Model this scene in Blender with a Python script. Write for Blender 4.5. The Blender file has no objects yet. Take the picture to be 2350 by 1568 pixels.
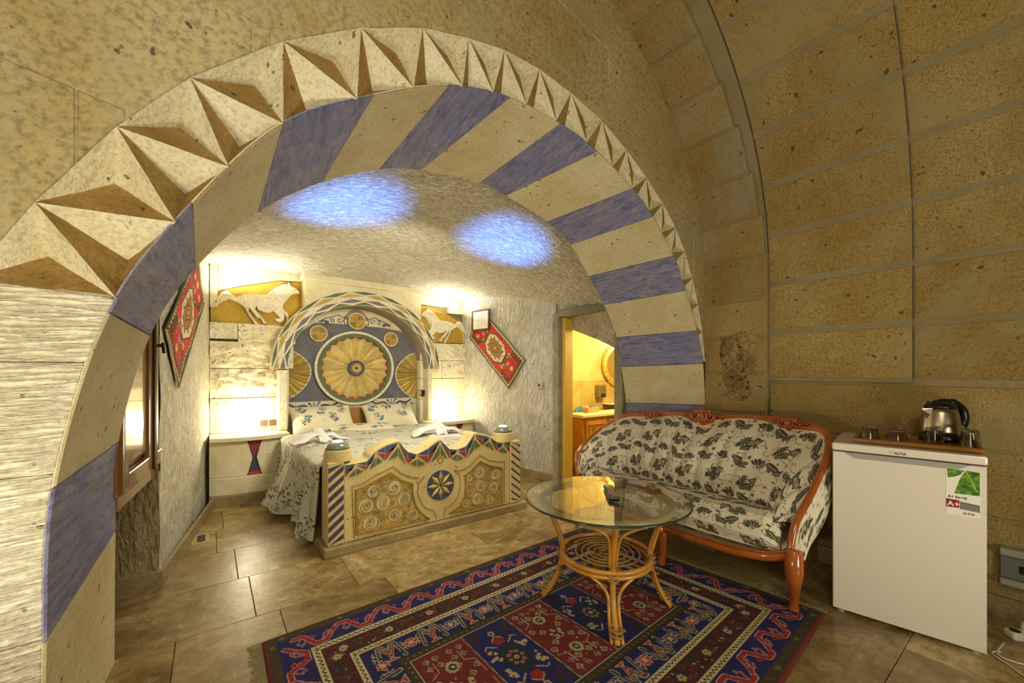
import bpy, bmesh, math, random
import numpy as np
from mathutils import Vector, Matrix, noise as mnoise
random.seed(7)
sc = bpy.context.scene
COL = sc.collection
PI = math.pi
# ---------------------------------------------------------------- camera
cam_d = bpy.data.cameras.new('camera'); cam = bpy.data.objects.new('camera', cam_d); COL.objects.link(cam)
cam.location = (0, 0, 1.2); cam.rotation_euler = (PI/2, 0, -math.atan(695/940.0))
cam_d.sensor_width = 36.0; cam_d.lens = 940/2350*36.0; cam_d.shift_y = 66/2350.0; cam_d.clip_start = 0.05
sc.camera = cam
# ---------------------------------------------------------------- view and world
sc.view_settings.view_transform = 'Standard'; sc.view_settings.look = 'None'
sc.view_settings.exposure = 0.0; sc.view_settings.gamma = 1.0; sc.view_settings.use_curve_mapping = False
wd = bpy.data.worlds.new('world'); sc.world = wd; wd.use_nodes = True
wd.node_tree.nodes['Background'].inputs[0].default_value = (1.0, 0.93, 0.78, 1)
wd.node_tree.nodes['Background'].inputs[1].default_value = 0.25
# ---------------------------------------------------------------- lights
def light(name, kind, loc, power, color, size=0.1, target=None, size_y=None, spot=None, blend=0.5):
    d = bpy.data.lights.new(name, kind); d.energy = power; d.color = color
    o = bpy.data.objects.new(name, d); COL.objects.link(o); o.location = loc
    if kind == 'AREA':
        d.shape = 'RECTANGLE'; d.size = size; d.size_y = size_y or size
    else:
        d.shadow_soft_size = size
    if kind == 'SPOT':
        d.spot_size = spot; d.spot_blend = blend
    if target is not None:
        o.rotation_euler = (Vector(target)-Vector(loc)).to_track_quat('-Z', 'Y').to_euler()
    return o
light('room_lamp_light', 'AREA', (-0.58, 0.78, 0.62), 17, (1.0, 0.93, 0.76), 0.22, (0.9, 1.75, 2.2))
light('room_fill_light', 'AREA', (-0.1, -0.5, 2.3), 30, (1.0, 0.93, 0.74), 0.9, (0.9, 1.7, 1.9))
light('low_fill_light', 'AREA', (1.7, -0.9, 0.55), 24, (1.0, 0.94, 0.78), 0.6, (1.0, 2.0, 1.9))  # added fill, low behind the camera, brightens the arch underside and sofa side
al = light('alcove_fill_light', 'AREA', (1.3, 2.50, 1.98), 30, (1.0, 0.95, 0.82), 0.5, (1.3, 4.2, 0.5)); al.data.spread = math.radians(150)  # added general fill for the alcove, hidden behind the arch
light('left_niche_lamp_light', 'POINT', (0.30, 4.58, 0.76), 14, (1.0, 0.91, 0.70), 0.05)
light('right_niche_lamp_light', 'POINT', (2.42, 4.58, 0.74), 11, (1.0, 0.91, 0.70), 0.05)
light('left_cove_light', 'AREA', (0.34, 4.55, 1.90), 10, (1.0, 0.96, 0.84), 0.5, (0.30, 4.45, 2.4), size_y=0.08)
light('right_cove_light', 'AREA', (2.40, 4.55, 1.88), 8.5, (1.0, 0.96, 0.84), 0.4, (2.42, 4.45, 2.4), size_y=0.08)
light('left_post_light', 'SPOT', (0.694, 2.86, 0.79), 560, (0.08, 0.23, 1.0), 0.03, (0.76, 2.93, 2.4), spot=math.radians(36), blend=1.0)
light('right_post_light', 'SPOT', (2.05, 2.86, 0.78), 560, (0.08, 0.23, 1.0), 0.03, (2.07, 2.90, 2.4), spot=math.radians(36), blend=1.0)
light('bathroom_light', 'POINT', (4.0, 2.9, 1.6), 85, (1.0, 0.82, 0.38), 0.12)

# ---------------------------------------------------------------- helpers
def lin(c):
    return tuple(((v/255.0)/12.92 if v/255.0 <= 0.04045 else ((v/255.0+0.055)/1.055)**2.4) for v in c)
def rgba(c): return (*lin(c), 1.0)
def world_loc(p):
    v = Vector((0, 0, 0))
    while p is not None:
        v += p.location; p = p.parent
    return v
def link(o, parent=None):
    COL.objects.link(o)
    if parent is not None: o.parent = parent
    return o
def obj(name, verts, faces, mat, parent=None, local=False, smooth=False, cols=None):
    """one mesh object; verts in world space unless local"""
    V = np.asarray(verts, dtype=np.float64).reshape(-1, 3)
    if parent is not None and not local:
        V = V - np.array(world_loc(parent))
    me = bpy.data.meshes.new(name)
    me.from_pydata(V.tolist() if not isinstance(faces, np.ndarray) else V, [], faces.tolist() if isinstance(faces, np.ndarray) else faces)
    me.update()
    if smooth: me.polygons.foreach_set('use_smooth', [True]*len(me.polygons))
    mats = mat if isinstance(mat, (list, tuple)) else [mat]
    for m in mats: me.materials.append(m)
    if cols is not None:
        a = me.color_attributes.new('Col', 'FLOAT_COLOR', 'POINT')
        c = np.ones((len(V), 4), dtype=np.float32); c[:, :3] = cols
        a.data.foreach_set('color', c.ravel())
    o = bpy.data.objects.new(name, me)
    return link(o, parent)
def thing(name, label, cat, loc=(0, 0, 0), rotz=0.0, group=None):
    o = bpy.data.objects.new(name, None); COL.objects.link(o); o.location = loc; o.rotation_euler = (0, 0, rotz)
    o.empty_display_size = 0.05
    o['label'] = label; o['category'] = cat
    if group: o['group'] = group
    return o
def tag(o, label, cat, group=None, kind=None):
    o['label'] = label; o['category'] = cat
    if group: o['group'] = group
    if kind: o['kind'] = kind
    return o
def struct(o): o['kind'] = 'structure'; return o
def holder(name):
    o = bpy.data.objects.new(name, None); COL.objects.link(o); o['kind'] = 'structure'; o.empty_display_size = .05; return o
class MB:
    def __init__(s): s.v = []; s.f = []
    def add(s, v, f):
        n = len(s.v); s.v.extend([tuple(p) for p in v]); s.f.extend([[i+n for i in q] for q in f]); return s
    def box(s, x0, y0, z0, x1, y1, z1, b=0.0):
        if b <= 0:
            v = [(x, y, z) for x in (x0, x1) for y in (y0, y1) for z in (z0, z1)]
            return s.add(v, [(0, 1, 3, 2), (4, 6, 7, 5), (0, 4, 5, 1), (2, 3, 7, 6), (0, 2, 6, 4), (1, 5, 7, 3)])
        bm = bmesh.new(); bmesh.ops.create_cube(bm, size=1)
        for w in bm.verts: w.co = Vector(((x0+x1)/2+w.co.x*(x1-x0), (y0+y1)/2+w.co.y*(y1-y0), (z0+z1)/2+w.co.z*(z1-z0)))
        bmesh.ops.bevel(bm, geom=bm.edges[:], offset=b, segments=2 if b > .004 else 1, affect='EDGES', profile=0.5)
        return s.bm(bm)
    def bm(s, bm):
        bm.verts.index_update()
        s.add([w.co[:] for w in bm.verts], [[w.index for w in f.verts] for f in bm.faces]); bm.free(); return s
    def tube(s, pts, r, n=8, caps=True, flat=1.0):
        pts = [Vector(p) for p in pts]; N = len(pts)
        rs = r if isinstance(r, (list, tuple)) else [r]*N
        up = Vector((0, 0, 1)); rings = []; prev = None
        for i in range(N):
            t = (pts[min(i+1, N-1)]-pts[max(i-1, 0)]).normalized()
            if prev is None:
                a = t.cross(up)
                if a.length < 1e-3: a = t.cross(Vector((1, 0, 0)))
                a.normalize()
            else:
                a = prev - t*prev.dot(t)
                if a.length < 1e-6: a = t.cross(up)
                a.normalize()
            prev = a; b = t.cross(a)
            rings.append([pts[i]+(a*math.cos(2*PI*k/n)*flat+b*math.sin(2*PI*k/n))*rs[i] for k in range(n)])
        v = [p for rg in rings for p in rg]; f = []
        for i in range(N-1):
            for k in range(n):
                f.append((i*n+k, i*n+(k+1) % n, (i+1)*n+(k+1) % n, (i+1)*n+k))
        if caps: f.append(list(range(n))[::-1]); f.append([(N-1)*n+k for k in range(n)])
        return s.add(v, f)
    def lathe(s, prof, c=(0, 0, 0), n=24, close=False):
        N = len(prof); v = [(c[0]+r*math.cos(2*PI*k/n), c[1]+r*math.sin(2*PI*k/n), c[2]+z) for r, z in prof for k in range(n)]
        f = [(i*n+k, i*n+(k+1) % n, (i+1)*n+(k+1) % n, (i+1)*n+k) for i in range(N-1) for k in range(n)]
        if prof[0][0] > 1e-5 and not close: f.append(list(range(n))[::-1])
        if prof[-1][0] > 1e-5 and not close: f.append([(N-1)*n+k for k in range(n)])
        return s.add(v, f)
    def prism(s, poly, fmap, d, inset=0.0, dz=0.0):
        """extrude 2D polygon: fmap(a,b,depth)->xyz, from depth 0 to d; inset ring gives a chamfer of depth dz"""
        n = len(poly)
        A = sum(poly[i][0]*poly[(i+1) % n][1]-poly[(i+1) % n][0]*poly[i][1] for i in range(n))
        P = poly if A > 0 else poly[::-1]
        base = [fmap(a, b, 0) for a, b in P]
        if inset > 0:
            Q = inset_poly(P, inset)
            v = base+[fmap(a, b, d-dz) for a, b in P]+[fmap(a, b, d) for a, b in Q]
            f = [(i, (i+1) % n, n+(i+1) % n, n+i) for i in range(n)]+[(n+i, n+(i+1) % n, 2*n+(i+1) % n, 2*n+i) for i in range(n)]
            f += [[2*n+i for i in range(n)], list(range(n))[::-1]]
        else:
            v = base+[fmap(a, b, d) for a, b in P]
            f = [(i, (i+1) % n, n+(i+1) % n, n+i) for i in range(n)]+[[n+i for i in range(n)], list(range(n))[::-1]]
        return s.add(v, f)
    def build(s, name, mat, parent=None, smooth=False, local=False, fix=True):
        o = obj(name, s.v, s.f, mat, parent, local, smooth)
        if fix:
            bm = bmesh.new(); bm.from_mesh(o.data); bmesh.ops.recalc_face_normals(bm, faces=bm.faces); bm.to_mesh(o.data); bm.free()
        return o
def inset_poly(P, d):
    n = len(P); Q = []
    for i in range(n):
        p0, p1, p2 = Vector(P[i-1]), Vector(P[i]), Vector(P[(i+1) % n])
        e1 = (p1-p0); e2 = (p2-p1)
        if e1.length < 1e-9 or e2.length < 1e-9: Q.append(tuple(p1)); continue
        e1.normalize(); e2.normalize()
        n1 = Vector((-e1.y, e1.x)); n2 = Vector((-e2.y, e2.x)); m = n1+n2
        if m.length < 1e-3: m = n1
        m.normalize(); k = max(m.dot(n1), 0.4)
        Q.append(tuple(p1+m*(d/k)))
    return Q
def smooth_by_angle(o, deg=35):
    me = o.data
    me.polygons.foreach_set('use_smooth', [True]*len(me.polygons))
    bm = bmesh.new(); bm.from_mesh(me)
    lim = math.radians(deg)
    for e in bm.edges:
        if len(e.link_faces) == 2 and e.calc_face_angle(0) > lim: e.smooth = False
    bm.to_mesh(me); bm.free(); return o
def catmull(P, m=8, closed=False):
    P = [Vector(p) for p in P]; n = len(P); out = []
    rng = range(n) if closed else range(n-1)
    for i in rng:
        if closed: a, b, c, d = P[(i-1) % n], P[i], P[(i+1) % n], P[(i+2) % n]
        else: a, b, c, d = P[max(i-1, 0)], P[i], P[i+1], P[min(i+2, n-1)]
        for k in range(m):
            t = k/m
            out.append(0.5*((2*b)+(c-a)*t+(2*a-5*b+4*c-d)*t*t+(3*b-a-3*c+d)*t**3))
    if not closed: out.append(P[-1])
    return out
def grid_mesh(f, nu, nv):
    """f(u,v) arrays -> (nu+1)*(nv+1) verts"""
    U, V = np.meshgrid(np.linspace(0, 1, nu+1), np.linspace(0, 1, nv+1), indexing='ij')
    P = f(U, V); verts = np.stack([p.ravel() for p in P], -1)
    i, j = np.meshgrid(np.arange(nu), np.arange(nv), indexing='ij'); a = (i*(nv+1)+j).ravel()
    faces = np.stack([a, a+nv+1, a+nv+2, a+1], -1)
    return verts, faces, U.ravel(), V.ravel()
# ------------------------------------------------ numpy value noise (for displacement and painted colour)
_rs = np.random.RandomState(5); _T = _rs.rand(64, 64, 64).astype(np.float32)
def vnoise(x, y, z, seed=0):
    x = np.asarray(x, float)+seed*7.13; y = np.asarray(y, float)+seed*3.7; z = np.asarray(z, float)+seed*1.9
    xi, yi, zi = np.floor(x).astype(int), np.floor(y).astype(int), np.floor(z).astype(int)
    fx, fy, fz = x-xi, y-yi, z-zi
    fx, fy, fz = fx*fx*(3-2*fx), fy*fy*(3-2*fy), fz*fz*(3-2*fz)
    g = lambda a, b, c: _T[a % 64, b % 64, c % 64]
    c00 = g(xi, yi, zi)*(1-fx)+g(xi+1, yi, zi)*fx; c10 = g(xi, yi+1, zi)*(1-fx)+g(xi+1, yi+1, zi)*fx
    c01 = g(xi, yi, zi+1)*(1-fx)+g(xi+1, yi, zi+1)*fx; c11 = g(xi, yi+1, zi+1)*(1-fx)+g(xi+1, yi+1, zi+1)*fx
    return (c00*(1-fy)+c10*fy)*(1-fz)+(c01*(1-fy)+c11*fy)*fz-0.5
def fbm(x, y, z, o=4, seed=0):
    s = 0; a = 1.0
    for k in range(o):
        s = s+a*vnoise(x*2**k, y*2**k, z*2**k, seed+k); a *= .5
    return s
# ------------------------------------------------ material helper
class NT:
    def __init__(s, name):
        s.m = bpy.data.materials.new(name); s.m.use_nodes = True; s.t = s.m.node_tree; s.b = s.t.nodes['Principled BSDF']
        s.tc = None
    def n(s, t, **kw):
        nd = s.t.nodes.new(t)
        for k, v in kw.items():
            if k.startswith('_'): setattr(nd, k[1:], v)
            else: s.set(nd, k, v)
        return nd
    def set(s, nd, k, v):
        k = int(k[1:]) if k[0] == 'i' and k[1:].isdigit() else k.replace('__', ' ')
        inp = nd.inputs[k]
        if isinstance(v, bpy.types.NodeSocket): s.t.links.new(v, inp)
        else: inp.default_value = v
    def coord(s, scale=(1, 1, 1), rot=(0, 0, 0), kind='Object'):
        if s.tc is None: s.tc = s.t.nodes.new('ShaderNodeTexCoord')
        src = s.tc.outputs[kind]
        if any(rot):
            m0 = s.t.nodes.new('ShaderNodeMapping'); s.t.links.new(src, m0.inputs[0]); m0.inputs['Rotation'].default_value = rot; src = m0.outputs[0]
        mp = s.t.nodes.new('ShaderNodeMapping'); s.t.links.new(src, mp.inputs[0])
        mp.inputs['Scale'].default_value = scale
        return mp.outputs[0]
    def noise(s, vec, scale, detail=3, rough=.6, dist=0):
        nd = s.n('ShaderNodeTexNoise', Scale=scale, Detail=detail, Roughness=rough, Distortion=dist)
        s.t.links.new(vec, nd.inputs['Vector']); return nd.outputs[0]
    def ramp(s, fac, stops, interp='LINEAR'):
        nd = s.t.nodes.new('ShaderNodeValToRGB'); s.t.links.new(fac, nd.inputs[0]); r = nd.color_ramp; r.interpolation = interp
        while len(r.elements) < len(stops): r.elements.new(0.5)
        for e, (p, c) in zip(r.elements, stops):
            e.position = p; e.color = c if len(c) == 4 else (*c, 1)
        return nd.outputs[0]
    def mix(s, fac, a, b, mode='MIX'):
        nd = s.t.nodes.new('ShaderNodeMix'); nd.data_type = 'RGBA'; nd.blend_type = mode; nd.clamp_factor = True
        for sock, v in ((nd.inputs[0], fac), (nd.inputs[6], a), (nd.inputs[7], b)):
            if isinstance(v, bpy.types.NodeSocket): s.t.links.new(v, sock)
            else: sock.default_value = v
        return nd.outputs[2]
    def math(s, op, a, b=0.5, c=None, clamp=False):
        nd = s.t.nodes.new('ShaderNodeMath'); nd.operation = op; nd.use_clamp = clamp
        for i, v in enumerate((a, b) if c is None else (a, b, c)):
            if isinstance(v, bpy.types.NodeSocket): s.t.links.new(v, nd.inputs[i])
            else: nd.inputs[i].default_value = v
        return nd.outputs[0]
    def bump(s, h, dist=.01, strength=1.0, prev=None):
        nd = s.t.nodes.new('ShaderNodeBump'); s.t.links.new(h, nd.inputs['Height'])
        nd.inputs['Distance'].default_value = dist; nd.inputs['Strength'].default_value = strength
        if prev is not None: s.t.links.new(prev, nd.inputs['Normal'])
        return nd.outputs[0]
    def out(s, color=None, rough=.8, normal=None, metal=0, **kw):
        if color is not None: s.set(s.b, 'Base__Color', color)
        s.set(s.b, 'Roughness', rough); s.b.inputs['Metallic'].default_value = metal
        if normal is not None: s.t.links.new(normal, s.b.inputs['Normal'])
        for k, v in kw.items(): s.set(s.b, k, v)
        return s.m
def bw(v): return (v, v, v, 1)
def stone(name, c1, c2, dark=None, scale=2.5, grain=70, bump=.006, pits=.3, comb=None, var=.12, rough=.85, streak=None, cav=.5, stain=None):
    """weathered stone: large patches c1..c2, fine grain, pits; comb=(rotation, scale vector, depth) tooled grooves"""
    k = NT(name); co = k.coord()
    big = k.noise(co, scale, 4, .6, .6); col = k.mix(k.ramp(big, [(.32, bw(0)), (.68, bw(1))]), rgba(c1), rgba(c2))
    dk = rgba(dark) if dark else rgba(tuple(v*.5 for v in c1))
    fine = k.noise(co, grain, 3, .65)
    col = k.mix(k.ramp(fine, [(.30, bw(cav)), (.55, bw(0))]), col, dk)
    if stain:
        st = k.noise(co, 1.3, 5, .65, 1.0); col = k.mix(k.ramp(st, [(.52, bw(0)), (.66, bw(.75))]), col, rgba(stain))
    if streak:
        sv = k.coord(streak); sn = k.noise(sv, 4, 4, .7, .4)
        col = k.mix(k.ramp(sn, [(.38, bw(.55)), (.56, bw(0))]), col, dk)
    oi = k.t.nodes.new('ShaderNodeObjectInfo')
    br = k.math('MULTIPLY_ADD', oi.outputs['Random'], 2*var, 1-var)
    h = k.n('ShaderNodeHueSaturation', Color=col, Value=br); col = h.outputs[0]
    nm = k.bump(fine, bump*.5, .8)
    mid = k.noise(co, grain*.22, 3, .6); nm = k.bump(mid, bump*1.6, .8, nm)
    if pits > 0:
        pv = k.noise(co, 26, 2, .5); pr = k.ramp(pv, [(.22+.1*pits, bw(0)), (.28+.1*pits, bw(1))])
        col = k.mix(pr, dk, col); nm = k.bump(pr, .006, .9, nm)
    if comb:
        rot, scl, dep = comb
        cn = k.noise(k.coord(scl, rot), 1.0, 3, .55, .5)
        cr = k.ramp(cn, [(.36, bw(0)), (.58, bw(1))]); nm = k.bump(cr, dep, 1.0, nm)
        col = k.mix(k.math('MULTIPLY', k.math('SUBTRACT', 1.0, cr), .5), col, dk)
    return k.out(col, rough, nm)
def plain(name, c, rough=.5, metal=0, bump=0, grain=60, var=0, **kw):
    k = NT(name); col = rgba(c); nm = None
    if bump or var:
        co = k.coord(); f = k.noise(co, grain, 3, .6)
        if var: col = k.mix(f, rgba(tuple(v*(1-var) for v in c)), rgba(tuple(min(255, v*(1+var)) for v in c)))
        if bump: nm = k.bump(f, bump, 1.0)
    return k.out(col, rough, nm, metal, **kw)
def attr_mat(name, rough=.8, bump=0.0, grain=200, **kw):
    k = NT(name); a = k.t.nodes.new('ShaderNodeAttribute'); a.attribute_name = 'Col'; nm = None
    if bump: nm = k.bump(k.noise(k.coord(), grain, 2, .6), bump, 1.0)
    return k.out(a.outputs['Color'], rough, nm, **kw)
# ------------------------------------------------ numpy painter
class Canvas:
    def __init__(s, w, h, res, bg):
        """w x h units, res px per unit"""
        s.w, s.h, s.r = w, h, res; s.W, s.H = int(w*res), int(h*res)
        s.a = np.empty((s.H, s.W, 3), np.float32); s.a[:] = lin(bg)
    def _win(s, x0, y0, x1, y1):
        i0, i1 = max(0, int(x0*s.r)-1), min(s.W, int(x1*s.r)+2); j0, j1 = max(0, int(y0*s.r)-1), min(s.H, int(y1*s.r)+2)
        if i0 >= i1 or j0 >= j1: return None
        Y, X = np.mgrid[j0:j1, i0:i1]; return slice(j0, j1), slice(i0, i1), (X+.5)/s.r, (Y+.5)/s.r
    def mask(s, win, m, c): s.a[win[0], win[1]][m] = lin(c)
    def rect(s, x0, y0, x1, y1, c):
        w = s._win(x0, y0, x1, y1)
        if w: s.mask(w, (w[2] >= x0) & (w[2] <= x1) & (w[3] >= y0) & (w[3] <= y1), c)
    def poly(s, P, c):
        xs = [p[0] for p in P]; ys = [p[1] for p in P]; w = s._win(min(xs), min(ys), max(xs), max(ys))
        if not w: return
        X, Y = w[2], w[3]; ins = np.zeros(X.shape, bool); n = len(P)
        for i in range(n):
            (x0, y0), (x1, y1) = P[i], P[(i+1) % n]
            if y0 == y1: continue
            cnd = ((y0 > Y) != (y1 > Y)) & (X < (x1-x0)*(Y-y0)/(y1-y0)+x0); ins ^= cnd
        s.mask(w, ins, c)
    def line(s, P, t, c, closed=False):
        if closed: P = list(P)+[P[0]]
        for (x0, y0), (x1, y1) in zip(P[:-1], P[1:]):
            w = s._win(min(x0, x1)-t, min(y0, y1)-t, max(x0, x1)+t, max(y0, y1)+t)
            if not w: continue
            dx, dy = x1-x0, y1-y0; L = dx*dx+dy*dy+1e-12
            u = np.clip(((w[2]-x0)*dx+(w[3]-y0)*dy)/L, 0, 1); d = (w[2]-x0-u*dx)**2+(w[3]-y0-u*dy)**2
            s.mask(w, d <= (t/2)**2, c)
    def disc(s, x, y, rx, c, ry=None, rot=0):
        ry = ry or rx; R = max(rx, ry); w = s._win(x-R, y-R, x+R, y+R)
        if not w: return
        X, Y = w[2]-x, w[3]-y; cr, sr = math.cos(rot), math.sin(rot); a = X*cr+Y*sr; b = -X*sr+Y*cr
        s.mask(w, (a/rx)**2+(b/ry)**2 <= 1, c)
    def sample(s, u, v):
        i = np.clip((np.asarray(u)*s.W).astype(int), 0, s.W-1); j = np.clip((np.asarray(v)*s.H).astype(int), 0, s.H-1)
        return s.a[j, i]
def spiral(cx, cy, r, turns=1.4, a0=0.0, n=26, sgn=1, tail=0):
    P = []
    for k in range(n+1):
        t = k/n; R = r*(1-t*.9); a = a0+sgn*t*turns*2*PI
        P.append((cx+R*math.cos(a), cy+R*math.sin(a)))
    return P
# ================================================================ MATERIALS of the rooms
M_TYMP = stone('yellow_tuff', (180, 164, 118), (160, 136, 76), scale=1.6, grain=48, bump=.008, pits=.3, var=.04, stain=(158, 148, 110), cav=.65)
M_VAULT = stone('golden_tuff', (170, 148, 90), (150, 118, 50), scale=2.2, grain=110, bump=.008, pits=.25, var=.06, cav=.8, stain=(150, 136, 92))
M_RIB = stone('rib_tuff', (156, 140, 94), (152, 120, 58), scale=2.4, grain=80, bump=.006, pits=.25, var=.1, cav=.5, stain=(150, 142, 112))
M_MORTAR = stone('grey_mortar', (146, 134, 98), (134, 118, 76), scale=3, grain=90, bump=.002, pits=0, var=.0, cav=.25)
M_WHITE = stone('whitewashed_tuff', (218, 210, 184), (200, 188, 150), scale=3, grain=60, bump=.008, pits=.2, var=.04, dark=(128, 112, 74), cav=.45)
M_CARVE = stone('chipped_tuff', (220, 212, 180), (204, 190, 148), scale=5, grain=80, bump=.007, pits=.2, var=.04, dark=(140, 118, 70), cav=.5)
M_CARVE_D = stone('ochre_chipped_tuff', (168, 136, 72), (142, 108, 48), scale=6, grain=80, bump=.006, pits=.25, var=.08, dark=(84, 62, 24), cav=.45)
M_PIER = stone('combed_whitewashed_tuff', (220, 212, 188), (206, 196, 160), scale=3, grain=60, bump=.006, pits=.15, var=.03, dark=(140, 126, 92), comb=((0, 0.05, 0), (11, 11, 125), .005), cav=.35)
M_CREAM = stone('cream_voussoir_stone', (206, 194, 156), (190, 174, 126), scale=4, grain=80, bump=.0035, pits=.3, var=.04, dark=(124, 108, 70), cav=.35)
def blue_mat():
    k = NT('blue_painted_voussoir_stone'); co = k.coord()
    a = k.noise(co, 3.5, 4, .6, .4); col = k.mix(k.ramp(a, [(.3, bw(0)), (.7, bw(1))]), rgba((112, 116, 160)), rgba((138, 134, 150)))
    s = k.noise(k.coord((46, 5, 46)), 1.0, 4, .7, .4); col = k.mix(k.ramp(s, [(.36, bw(.75)), (.54, bw(0))]), col, rgba((78, 78, 116)))
    w = k.noise(k.coord((20, 6, 20)), 1.0, 5, .75); col = k.mix(k.ramp(w, [(.54, bw(0)), (.70, bw(.65))]), col, rgba((168, 160, 150)))
    f = k.noise(co, 90, 3, .6); nm = k.bump(f, .003, 1); nm = k.bump(k.noise(co, 22, 3, .6), .006, .8, nm)
    return k.out(col, .7, nm)
M_BLUE = blue_mat()
M_ROUGH = stone('rough_hewn_tuff', (222, 214, 188), (206, 196, 160), scale=2.4, grain=70, bump=.008, pits=.1, var=.0, dark=(120, 108, 76), comb=((0.12, 0, 0), (40, 80, 16), .009), cav=.45)
M_ROUGH_R = stone('rough_hewn_tuff_diagonal', (220, 214, 196), (204, 196, 168), scale=2.4, grain=70, bump=.008, pits=.1, var=.0, dark=(116, 106, 84), comb=((-0.26, 0, 0), (30, 95, 9), .007), cav=.4)
M_CEIL = stone('rough_hewn_ceiling', (222, 214, 190), (208, 198, 164), scale=2.4, grain=60, bump=.008, pits=.15, var=.0, dark=(110, 98, 66), comb=((0, 0, .2), (20, 80, 20), .009), cav=.5)
M_DRESSED = stone('dressed_tuff', (218, 208, 172), (202, 186, 136), scale=4, grain=80, bump=.003, pits=.2, var=.05, dark=(150, 130, 86), cav=.3)
M_ROCKY = stone('rough_pitted_tuff', (222, 212, 182), (202, 188, 146), scale=5, grain=34, bump=.014, pits=.5, var=.04, dark=(124, 106, 66), cav=.45)
def tile_mat():
    k = NT('travertine'); co = k.coord(); oi = k.t.nodes.new('ShaderNodeObjectInfo')
    off = k.n('ShaderNodeVectorMath', _operation='ADD'); k.t.links.new(co, off.inputs[0])
    rv = k.math('MULTIPLY', oi.outputs['Random'], 40.0); cb = k.t.nodes.new('ShaderNodeCombineXYZ'); k.t.links.new(rv, cb.inputs[0]); k.t.links.new(rv, cb.inputs[1])
    k.t.links.new(cb.outputs[0], off.inputs[1]); v = off.outputs[0]
    a = k.noise(v, 2.4, 5, .62, 1.2); col = k.ramp(a, [(.25, rgba((92, 70, 34))), (.42, rgba((130, 106, 60))), (.56, rgba((156, 134, 84))), (.72, rgba((182, 162, 112)))])
    mp = k.t.nodes.new('ShaderNodeMapping'); k.t.links.new(v, mp.inputs[0]); mp.inputs['Scale'].default_value = (3, 9, 3)
    b = k.noise(mp.outputs[0], 1.4, 5, .7, .8); col = k.mix(k.ramp(b, [(.36, bw(.5)), (.5, bw(0))]), col, rgba((118, 94, 50)))
    f = k.noise(v, 60, 3, .6); col = k.mix(k.ramp(f, [(.3, bw(.35)), (.46, bw(0))]), col, rgba((96, 78, 44)))
    g2 = k.noise(v, 13, 6, .72, .8); col = k.mix(k.ramp(g2, [(.38, bw(.6)), (.50, bw(0))]), col, rgba((104, 82, 42))); col = k.mix(k.ramp(g2, [(.56, bw(0)), (.68, bw(.5))]), col, rgba((198, 180, 134)))
    br = k.math('MULTIPLY_ADD', oi.outputs['Random'], .34, .82); h = k.n('ShaderNodeHueSaturation', Color=col, Value=br)
    nm = k.bump(k.noise(v, 14, 3, .6), .0012, 1)
    return k.out(h.outputs[0], k.math('MULTIPLY_ADD', a, .25, .2), nm)
M_TILE = tile_mat()
M_GROUT = plain('dark_grout', (74, 60, 36), .9)
M_SKIRT = stone('travertine_skirting', (158, 138, 92), (132, 110, 66), scale=5, grain=70, bump=.001, pits=.1, var=.05, rough=.5)
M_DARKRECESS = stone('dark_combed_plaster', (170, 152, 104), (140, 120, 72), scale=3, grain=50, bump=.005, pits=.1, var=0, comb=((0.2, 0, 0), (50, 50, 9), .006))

# ================================================================ FLOOR
fl = holder('floor')
MB().box(-1.2, -2.6, -.06, 5.4, 5.0, -.012).build('grout_bed', M_GROUT, fl)
rng = random.Random(11)
rowsY = [0.42-.485*2+.4815*k for k in range(-4, 12)]
rowsY = [y for y in [2.345+.4825*k for k in range(-10, 6)]]
known = {0: [-.62, .185, .675, 1.55, 2.3, 3.2], 1: [-.5, .135, .95, 1.7, 2.5, 3.2], 2: [-.4, .04, .5, 1.2, 2.0, 2.9], -1: [-.85, -.12, .285, .82, 1.75, 2.4, 3.2]}
for ri, y0 in enumerate(rowsY):
    key = ri-10
    xs = list(known.get(key, []))
    if not xs:
        xs = [-1.1]
        x = -1.1+rng.uniform(.2, .7)
        if key == -4: x = -1.1+.5
        while x < 3.2: xs.append(x); x += rng.choice([.5, .7, .82, .95])
        xs.append(3.2)
    else: xs = [-1.15]+xs
    y1 = min(y0+.4825, 4.9)
    for a, b in zip(xs[:-1], xs[1:]):
        g = .0010
        m = MB(); m.box(a+g, y0+g, -.012, b-g, y1-g, 0, .0022); m.build('floor_tile', M_TILE, fl)
# bathroom floor
for i in range(4):
    for j in range(5):
        MB().box(3.23+i*.45, 2.0+j*.45, -.012, 3.675+i*.45, 2.445+j*.45, 0, .002).build('floor_tile', M_TILE, fl)

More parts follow.
